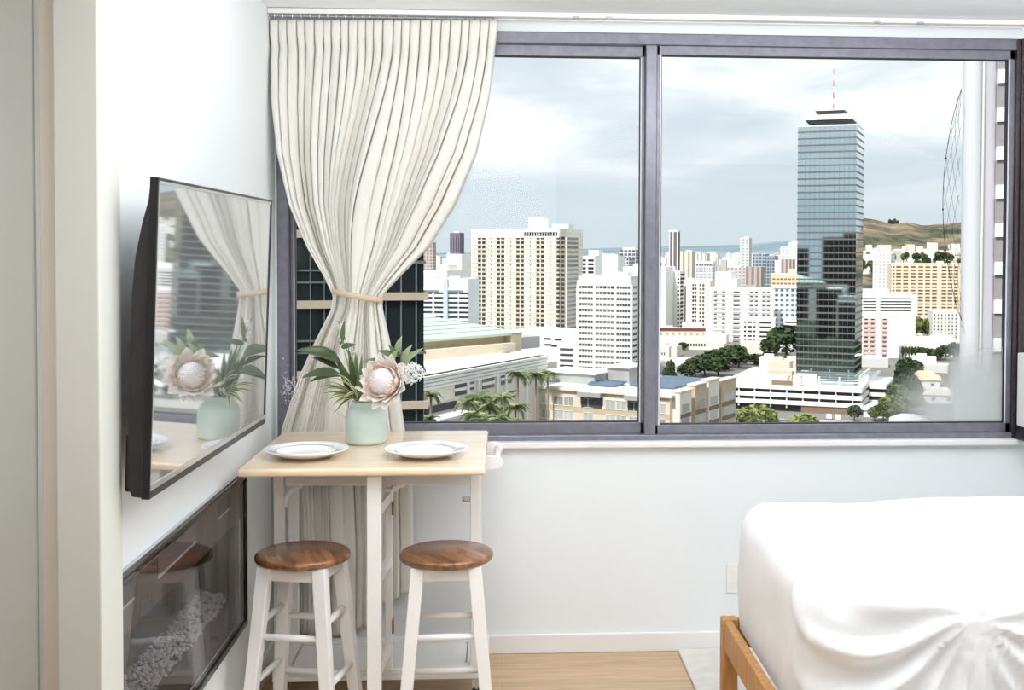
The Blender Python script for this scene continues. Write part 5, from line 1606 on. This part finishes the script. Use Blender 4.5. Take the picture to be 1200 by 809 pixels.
CROWNS1 = [crown_mesh(1, 1, 1, k + 21, FOL[1], 9, 320) for k in range(2)]
CROWNS2 = [crown_mesh(1, 1, 1, k + 31, FOL[2], 8, 320) for k in range(2)]
TRK = MB().tube([(0, 0, 0), (.02, .01, .5), (0, 0, 1)], [.05, .035, .02], 7).mesh('trunk', BARK)
TN = [0]
def tree(x, ytop, ybase, wpx, label, fam=0, group=None, D=None, cat='tree', name='leafy_tree', zb=None):
    if D is None: D = atz(x, ybase, G if zb is None else zb).y
    p = at(x, 400, D); z0 = G if zb is None else zb
    hh = at(x, ytop, D).z - z0; rr = wpx / 2 / 1350 * D
    t = thing(name, label, cat, (p.x, D, z0), random.Random(TN[0]).uniform(0, 6), group)
    TN[0] += 1
    cw = (CROWNS, CROWNS1, CROWNS2)[fam]
    cz = max(rr * .62, hh * .34)
    inst('crown', cw[TN[0] % len(cw)], t, (0, 0, hh - cz * .98), 0, (rr, rr, cz))
    inst('trunk', TRK, t, (0, 0, 0), 0, (hh, hh, hh * .8))
    return t
av = 'trees of the dark avenue left of the podium'
avl = 'dark leafy tree of the avenue running up to the parking podium'
for x, yt, yb, w_ in ((862, 406, 428, 24), (850, 409, 431, 26), (838, 412, 435, 28), (826, 417, 440, 26), (815, 421, 443, 24), (806, 427, 446, 20), (866, 412, 432, 22), (842, 420, 441, 24)):
    tree(x, yt, yb, w_, avl, 0, av)
tree(922, 385, 422, 40, 'big spreading tree pressed against the glass tower\'s left flank', 0)
tree(902, 398, 424, 19, 'smaller leafy tree under the big spreading tree by the glass tower', 0)
for x, w_ in ((886, 16), (897, 18), (907, 14)):
    tree(x, 416, 428, w_, 'clipped dark shrub in the hedge behind the podium roof', 0, 'hedge shrubs behind the podium')
tree(916, 417, 430, 16, 'brownish small tree next to the clipped hedge', 1)
bl_ = 'green tree of the belt right of the parking podium'
for x, yt, yb, w_, f_ in ((1063, 422, 448, 22, 0), (1072, 424, 446, 18, 0), (1060, 432, 458, 20, 0), (1064, 440, 466, 26, 0), (1068, 448, 474, 24, 0), (1050, 452, 478, 26, 1), (1060, 460, 486, 30, 1), (1044, 466, 490, 24, 1), (1072, 462, 484, 20, 1), (1036, 474, 494, 20, 1), (1052, 474, 496, 26, 1), (1026, 478, 494, 14, 1)):
    tree(x, yt, yb, w_, bl_, f_, 'tree belt right of the podium')
for x, yt, w_ in ((1060, 377, 17), (1074, 373, 18), (1088, 375, 16)):
    tree(x, yt, 402, w_, 'olive tree in the clump between pink block and dotted block', 1, 'trees behind the white hall', D=805)
for k in range(6):
    tree(1058 + 3.7 * k, 407, 421, 3.4, 'slim dark cypress in the row before the low white wall', 0, 'cypress row', name='cypress_tree')
for x, yt, w_ in ((1082, 408, 16), (1094, 410, 18), (1108, 406, 18), (1118, 403, 14)):
    tree(x, yt, 421, w_, 'greyish bush right of the cypress row', 0, 'bushes beside the cypress row', D=652)
tree(888, 478, 496, 40, 'umbrella-shaped yellow-green tree in front of the podium', 2)
tree(864, 482, 497, 18, 'small yellow-green tree left of the umbrella-shaped one', 2)
tree(942, 488, 499, 32, 'low round yellow-green shrub mound near the white vans', 2, cat='shrub', name='shrub')
tree(1002, 476, 494, 14, 'grey-green street tree at the podium corner', 0)
tree(906, 484, 497, 10, 'thin young tree between umbrella tree and parked dark car', 1)
for x, yt in ((786, 424), (788, 436), (782, 432)):
    tree(x, yt, 448, 9, 'dark slender tree beside the cream hall', 0, 'slender trees by the cream hall')
for x, yt, yb in ((792, 405, 412), (800, 402, 410), (780, 404, 411), (830, 402, 408), (836, 398, 405)):
    tree(x, yt, yb, 10, 'little dark tree among the low roofs above the avenue', 0, 'little trees among low roofs')

# ---- palms
FR = mat('palm frond', (104, 118, 72), .8, rnd=.25)
FR2 = mat('palm frond light', (142, 152, 104), .8, rnd=.25)
def frond_mesh(m, seed, ln=1.0):
    rp = random.Random(seed); mb = MB(); pts = []
    for i in range(11):
        t = i / 10
        pts.append(Vector((ln * (t - .18 * t * t), 0, ln * (.42 * t - .85 * t * t))))
    mb.tube(pts, [.012 * (1 - .8 * i / 10) for i in range(11)], 4, cap=False)
    for i in range(1, 40):
        t = i / 40; q = t * 10; k = min(9, int(q)); p = pts[k].lerp(pts[k + 1], q - k)
        w_ = .26 * math.sin(PI * min(1, .12 + .88 * t)) ** .7
        for sg in (-1, 1):
            tip = p + Vector((.10, sg * w_, -.10 - .10 * t + rp.uniform(-.03, .03)))
            sd = Vector((.016, 0, 0))
            mb.add([p - sd, p + sd, tip + Vector((.004, 0, 0)), tip - Vector((.004, 0, 0))], [(0, 1, 2, 3)])
    return mb.mesh('frond', m)
FROND = [frond_mesh(FR, 1), frond_mesh(FR, 2), frond_mesh(FR2, 3)]
PTR = MB().tube([(0, 0, 0), (.012, 0, .35), (.0, .01, .7), (0, 0, 1)], [.022, .017, .015, .014], 8).mesh('trunk', mat('palm trunk', (150, 136, 120), .9))
def palm(x, yc, D, r_px, label, group=None, seed=0, n=22, zb=None):
    p = at(x, yc, D); z0 = G if zb is None else zb; hh = p.z - z0; r_ = r_px / 1350 * D
    t = thing('palm_tree', label, 'palm tree', (p.x, D, z0), 0, group)
    inst('trunk', PTR, t, (0, 0, 0), 0, (hh * .32, hh * .32, hh))
    rp = random.Random(seed)
    for k in range(n):
        o_ = inst('frond', FROND[(k + seed) % 3], t, (0, 0, hh), 0, (r_ * 1.15, r_ * 1.15, r_ * 1.15))
        o_.rotation_euler = (0, rp.uniform(-.75, .35), k * 2.4 + rp.uniform(-.2, .2))
    return t
plg = 'palms in front of the pale hall'
for k, (x, y, D_, r_) in enumerate(((505, 463, 172, 13), (504, 491, 168, 12), (549, 473, 176, 16), (562, 466, 180, 18), (574, 478, 174, 18), (588, 466, 184, 15), (556, 488, 170, 16), (583, 492, 170, 18), (607, 440, 205, 15), (628, 441, 215, 13), (642, 438, 235, 11), (604, 478, 190, 15), (568, 496, 166, 18), (596, 496, 178, 16), (650, 439, 250, 9))):
    lab = {0: 'tall palm standing apart by the dark tower edge', 1: 'short palm below the tall one by the dark tower edge', 8: 'tall palm rising over the hotel roof edge', 9: 'second tall palm right above the hotel roof edge'}.get(k, 'bushy palm in the cluster before the pale hall' if k not in (10, 14) else 'small palm top behind the hotel roof')
    palm(x, y, D_, r_, lab, plg, k)
palm(846, 487, 300, 13, 'lone palm at the end of the beige hotel', None, 31)

# ---- vehicles
CARW = mat('white car paint', (244, 244, 244), .3, coat=.5)
CARD = mat('dark car paint', (70, 72, 78), .3, coat=.5)
def car(x, y, rz, label, m, ln=4.6, hh=1.9, van=False, group=None):
    p = atz(x, y, G)
    c = thing('van' if van else 'car', label, 'van' if van else 'car', (p.x, p.y, G), rz, group)
    w_ = 1.85
    pr = [(-.5, .3), (.5, .3), (.5, .5), (.44, .62), (.30, .68 if not van else .75), (.18, 1.0), (-.42, 1.0), (-.5, .62)]
    vs = [(a * ln, -w_ / 2, b * hh) for a, b in pr] + [(a * ln, w_ / 2, b * hh) for a, b in pr]; n = len(pr)
    b_ = MB().add(vs, [tuple(range(n)), tuple(range(n, 2 * n))[::-1]] + [(i, n + i, n + (i + 1) % n, (i + 1) % n) for i in range(n)])
    b_.build('body', m, c, bevel=.08)
    MB().hexa([(.305 * ln, -w_ * .44, .70 * hh), (.305 * ln, w_ * .44, .70 * hh), (.295 * ln, w_ * .44, .72 * hh), (.295 * ln, -w_ * .44, .72 * hh)], [(.20 * ln, -w_ * .42, .97 * hh), (.20 * ln, w_ * .42, .97 * hh), (.19 * ln, w_ * .42, .97 * hh), (.19 * ln, -w_ * .42, .97 * hh)]).build('windscreen', GLASS, c)
    for sy in (-1, 1):
        MB().box(-.36 * ln, sy * w_ / 2 - .02, .66 * hh, .14 * ln, sy * w_ / 2 + .02, .92 * hh).build('side_window', GLASS, c)
        for sx_ in (-.32, .32):
            wl_ = MB().tube([(0, -.11, 0), (0, .11, 0)], .34, 14).build('wheel', M['rubber'], c); wl_.location = (sx_ * ln, sy * (w_ / 2 - .1), .34)
car(971.5, 492, R(255), 'white van parked at the podium foot, first of the two beside the brick wall', CARW, van=True)
car(982, 492.5, R(255), 'white van parked at the podium foot, second from the green shrub mound', CARW, van=True)
car(906, 496, R(10), 'dark car at the kerb by the thin young tree', CARD, hh=1.5)
car(917, 496, R(10), 'silver car parked ahead of the dark one', mat('silver paint', (190, 192, 196), .3, metal=.4), hh=1.5)
car(858, 483, R(20), 'white car under the podium edge by the lone palm', CARW, hh=1.5)

# ---- more low flat roofs and the far district
rp = random.Random(42)
LOWM = [WHITE, CREAM, STONE, mat('light grey roof', (206, 206, 204), .85), mat('pale ochre house', (226, 212, 190), .85)]
LOWB = [MB().box(-.5, -.5, 0, .5, .5, 1).box(-.3, -.3, 1, .1, .2, 1.25).mesh('low_house', m) for m in LOWM]
k = 0
for (xa, xb, ya, yb, n_) in ((770, 935, 388, 438, 90), (1012, 1120, 398, 470, 40), (690, 760, 400, 440, 10)):
    for q in range(n_):
        x, y = rp.uniform(xa, xb), rp.uniform(ya, yb)
        p = atz(x, y, G)
        if 800 < x < 880 and 402 < y < 448: continue
        if 1028 < x < 1078 and 418 < y < 490: continue
        if y > 436 and x > 800: continue
        s_ = rp.uniform(8, 15)
        wl_ = s_ * rp.uniform(1, 1.6)
        if not clear_of(p.x, p.y, wl_ * .6): continue
        FOOT.append((p.x + wl_ / 2, p.y - s_ / 2, 0, wl_, s_))
        o = inst('low_house', LOWB[k % 5], None, (p.x, p.y, G), R(-20 + rp.uniform(-6, 6)), (wl_, s_, rp.uniform(3, 6.5)))
        tag(o, 'low flat-roofed house among the roofs between the tall blocks', 'house', 'low flat-roofed houses'); k += 1
FARM = [pattern('far block %d' % i, c, tuple(q * .72 for q in c), 7, 3.4, .15, .8, .2, .8, .5) for i, c in enumerate(((232, 232, 230), (222, 214, 204), (206, 206, 208), (190, 184, 180), (238, 236, 230)))]
FARB = [MB().box(-.5, -.5, 0, .5, .5, 1).box(-.2, -.2, 1, .15, .2, 1.04).mesh('distant_block', m) for m in FARM]
for q in range(220):
    x = rp.uniform(490, 1010); D = rp.uniform(1350, 4200)
    if q < 60: x = rp.uniform(770, 940)
    p = at(x, 300, D)
    yt = rp.uniform(296, 309) if D > 2200 else rp.uniform(301, 316)
    hh = at(x, yt, D).z - G
    w_ = rp.uniform(5, 13) / 1350 * D
    if not clear_of(p.x, p.y, w_ * .6): continue
    FOOT.append((p.x + w_ / 2, p.y - w_ / 2, 0, w_, w_))
    o = inst('distant_block', FARB[q % 5], None, (p.x, D, G), R(-24 + rp.uniform(-5, 5)), (w_, w_ * .5, hh))
    tag(o, 'small pale block in the distant district under the far ridge', 'building', 'distant blocks')

# ---- hills
def hill(name, label, prof, D0, D1, D2, m, rough, seed, nu=160, nv=26):
    def fn(u, v):
        x = prof[0][0] + (prof[-1][0] - prof[0][0]) * u
        yy = interp([(a, b) for a, b in prof], x)[0]
        if v <= .7:
            t = v / .7; D = D0 + (D1 - D0) * t; s_ = math.sin(t * PI / 2) ** 1.15
        else:
            t = (v - .7) / .3; D = D1 + (D2 - D1) * t; s_ = math.cos(t * PI / 2)
        top = at(x, yy, D1).z - G
        p = at(x, 300, D)
        z = top * s_
        n_ = noise.fractal(Vector((p.x, p.y, seed)) / (D1 * .055), 1.0, 2.1, 5)
        z += n_ * rough * top * min(1, s_ * 2) * (0.35 if .55 < v < .75 else 1)
        return Vector((p.x, D, G + max(-2, z)))
    return tag(MB().grid(fn, nu, nv).build(name, m), label, 'hill', None, 'structure')
def hillmat(name, c1, c2, c3, scale):
    m = bpy.data.materials.new(name); m.use_nodes = True
    nt = m.node_tree; N, Lk = nt.nodes, nt.links
    b = N['Principled BSDF']; b.inputs['Roughness'].default_value = 1; b.inputs['Specular IOR Level'].default_value = 0
    tc = N.new('ShaderNodeTexCoord'); nz = N.new('ShaderNodeTexNoise'); nz.inputs['Scale'].default_value = scale; nz.inputs['Detail'].default_value = 8; nz.inputs['Roughness'].default_value = .62
    Lk.new(tc.outputs['Object'], nz.inputs['Vector'])
    r_ = N.new('ShaderNodeValToRGB'); e = r_.color_ramp.elements
    e[0].position = .38; e[0].color = (*lin(c1), 1); e[1].position = .62; e[1].color = (*lin(c3), 1)
    q = r_.color_ramp.elements.new(.5); q.color = (*lin(c2), 1)
    Lk.new(nz.outputs['Fac'], r_.inputs['Fac']); Lk.new(r_.outputs['Color'], b.inputs['Base Color'])
    return m
hill('hill', 'brown-green hill right of the glass tower', [(930, 285), (985, 268), (1012, 257), (1026, 259), (1045, 264), (1062, 262), (1080, 266), (1100, 264), (1120, 262), (1160, 258), (1300, 250)], 2000, 3300, 4300, hillmat('dry hillside', (62, 76, 62), (114, 106, 90), (152, 136, 114), .011), .10, 3.0)
hill('hills', 'low hazy blue ridge along the horizon', [(300, 296), (480, 297), (560, 296), (650, 293), (700, 291), (745, 290), (790, 289), (830, 288), (870, 287), (900, 284), (925, 282), (945, 284), (1000, 288), (1300, 290)], 6500, 9000, 12000, hillmat('far ridge haze tint', (112, 132, 140), (128, 146, 154), (146, 160, 164), .0012), .06, 9.0)  # distance haze is put into the ridge's blue-grey base colour
HB = [MB().box(-.5, -.5, 0, .5, .5, 1).mesh('hillside_house', m) for m in (WHITE, STONE)]
dg = bpy.context.evaluated_depsgraph_get
for q in range(150):
    x = rp.uniform(1008, 1124); D = rp.uniform(1500, 2600)
    t = (D - 2000) / 1300
    yy = rp.uniform(292, 311) if D < 2100 else rp.uniform(284, 300)
    p = at(x, yy, D); s_ = rp.uniform(10, 22)
    base = max(G, p.z - 14)
    if not clear_of(p.x, p.y, s_ * .7): continue
    FOOT.append((p.x + s_ / 2, p.y - s_ / 2, 0, s_, s_))
    o = inst('hillside_house', HB[q % 2], None, (p.x, D, base), rp.uniform(-.5, .5), (s_, s_ * .8, max(6, p.z - base)))
    tag(o, 'tiny white house in the district at the foot of the brown hill', 'house', 'hillside houses')
for x, yt in ((1041, 257.5), (1043.5, 258.5), (1047, 257), (1050, 258.8)):
    tree(x, yt, 266, 3.2, 'dark pine in the little row on the crest of the brown hill', 0, 'pines on the hill crest', D=3250, zb=at(x, 267, 3250).z)
for q in range(70):
    x = rp.uniform(1010, 1124); y = rp.uniform(297, 318)
    D = rp.uniform(1250, 1900)
    z_ = G if D < 1900 else G
    p = at(x, y, D)
    if not clear_of(p.x, D, 6): continue
    tree(x, y - 2, 330, rp.uniform(5, 10), 'small dark tree among the houses at the foot of the brown hill', q % 2, 'trees at the hill foot', D=D, zb=max(G, p.z - 9))
# unseen canopy added below the window to darken the mirror glass reflection
pk_ = MB()
FOOT += [(ncor.x + 30, ND - 14, NA, 34, 18), (c0.x, c0.y, PI / 2 - math.atan2(dirv.x, dirv.y) , 1, 1)]
def added_canopy(u, v):
    x, y = -175 + 262 * u, -60 + 395 * v
    n_ = noise.noise(Vector((x * .11, y * .11, 2))) + .5 * noise.noise(Vector((x * .3, y * .3, 5)))
    e = min(1, u * 12, (1 - u) * 12, v * 12, (1 - v) * 12) * (1 if clear_of(x, y, 4) else 0)
    hh_ = 5.0
    if 264 < y < 335 and -30 < x: hh_ = 12.5 if y < 305 else 8.0
    return Vector((x, y, G - .5 + (hh_ + 3.0 * n_) * e))
pk_.grid(added_canopy, 130, 190)
tag(pk_.build('unseen_canopy', mat('dark canopy', (48, 58, 40), .95, var=.35, vscale=.3)), 'unseen canopy added far under the window to darken the mirror glass', 'trees', None, 'stuff')
# streets
st_ = MB().add([tuple(atz(x, y, G + .05)) for x, y in ((700, 506), (1040, 503), (1046, 494), (700, 490))], [(0, 1, 2, 3)])
tag(st_.build('street', mat('pale asphalt', (186, 184, 180), .9, var=.06, vscale=.3)), 'pale street running in front of the podium', 'street', None, 'structure')

# ================================================================== RENDER LOOK
vs_ = sc.view_settings
sc.display_settings.display_device = 'sRGB'
vs_.view_transform = 'Standard'; vs_.look = 'None'; vs_.gamma = 1.0; vs_.use_curve_mapping = False
vs_.exposure = 0.2
sc.cycles.max_bounces = 10; sc.cycles.transparent_max_bounces = 16; sc.cycles.diffuse_bounces = 5; sc.cycles.glossy_bounces = 5
sc.cycles.sample_clamp_indirect = 6.0
sc.cycles.use_denoising = True
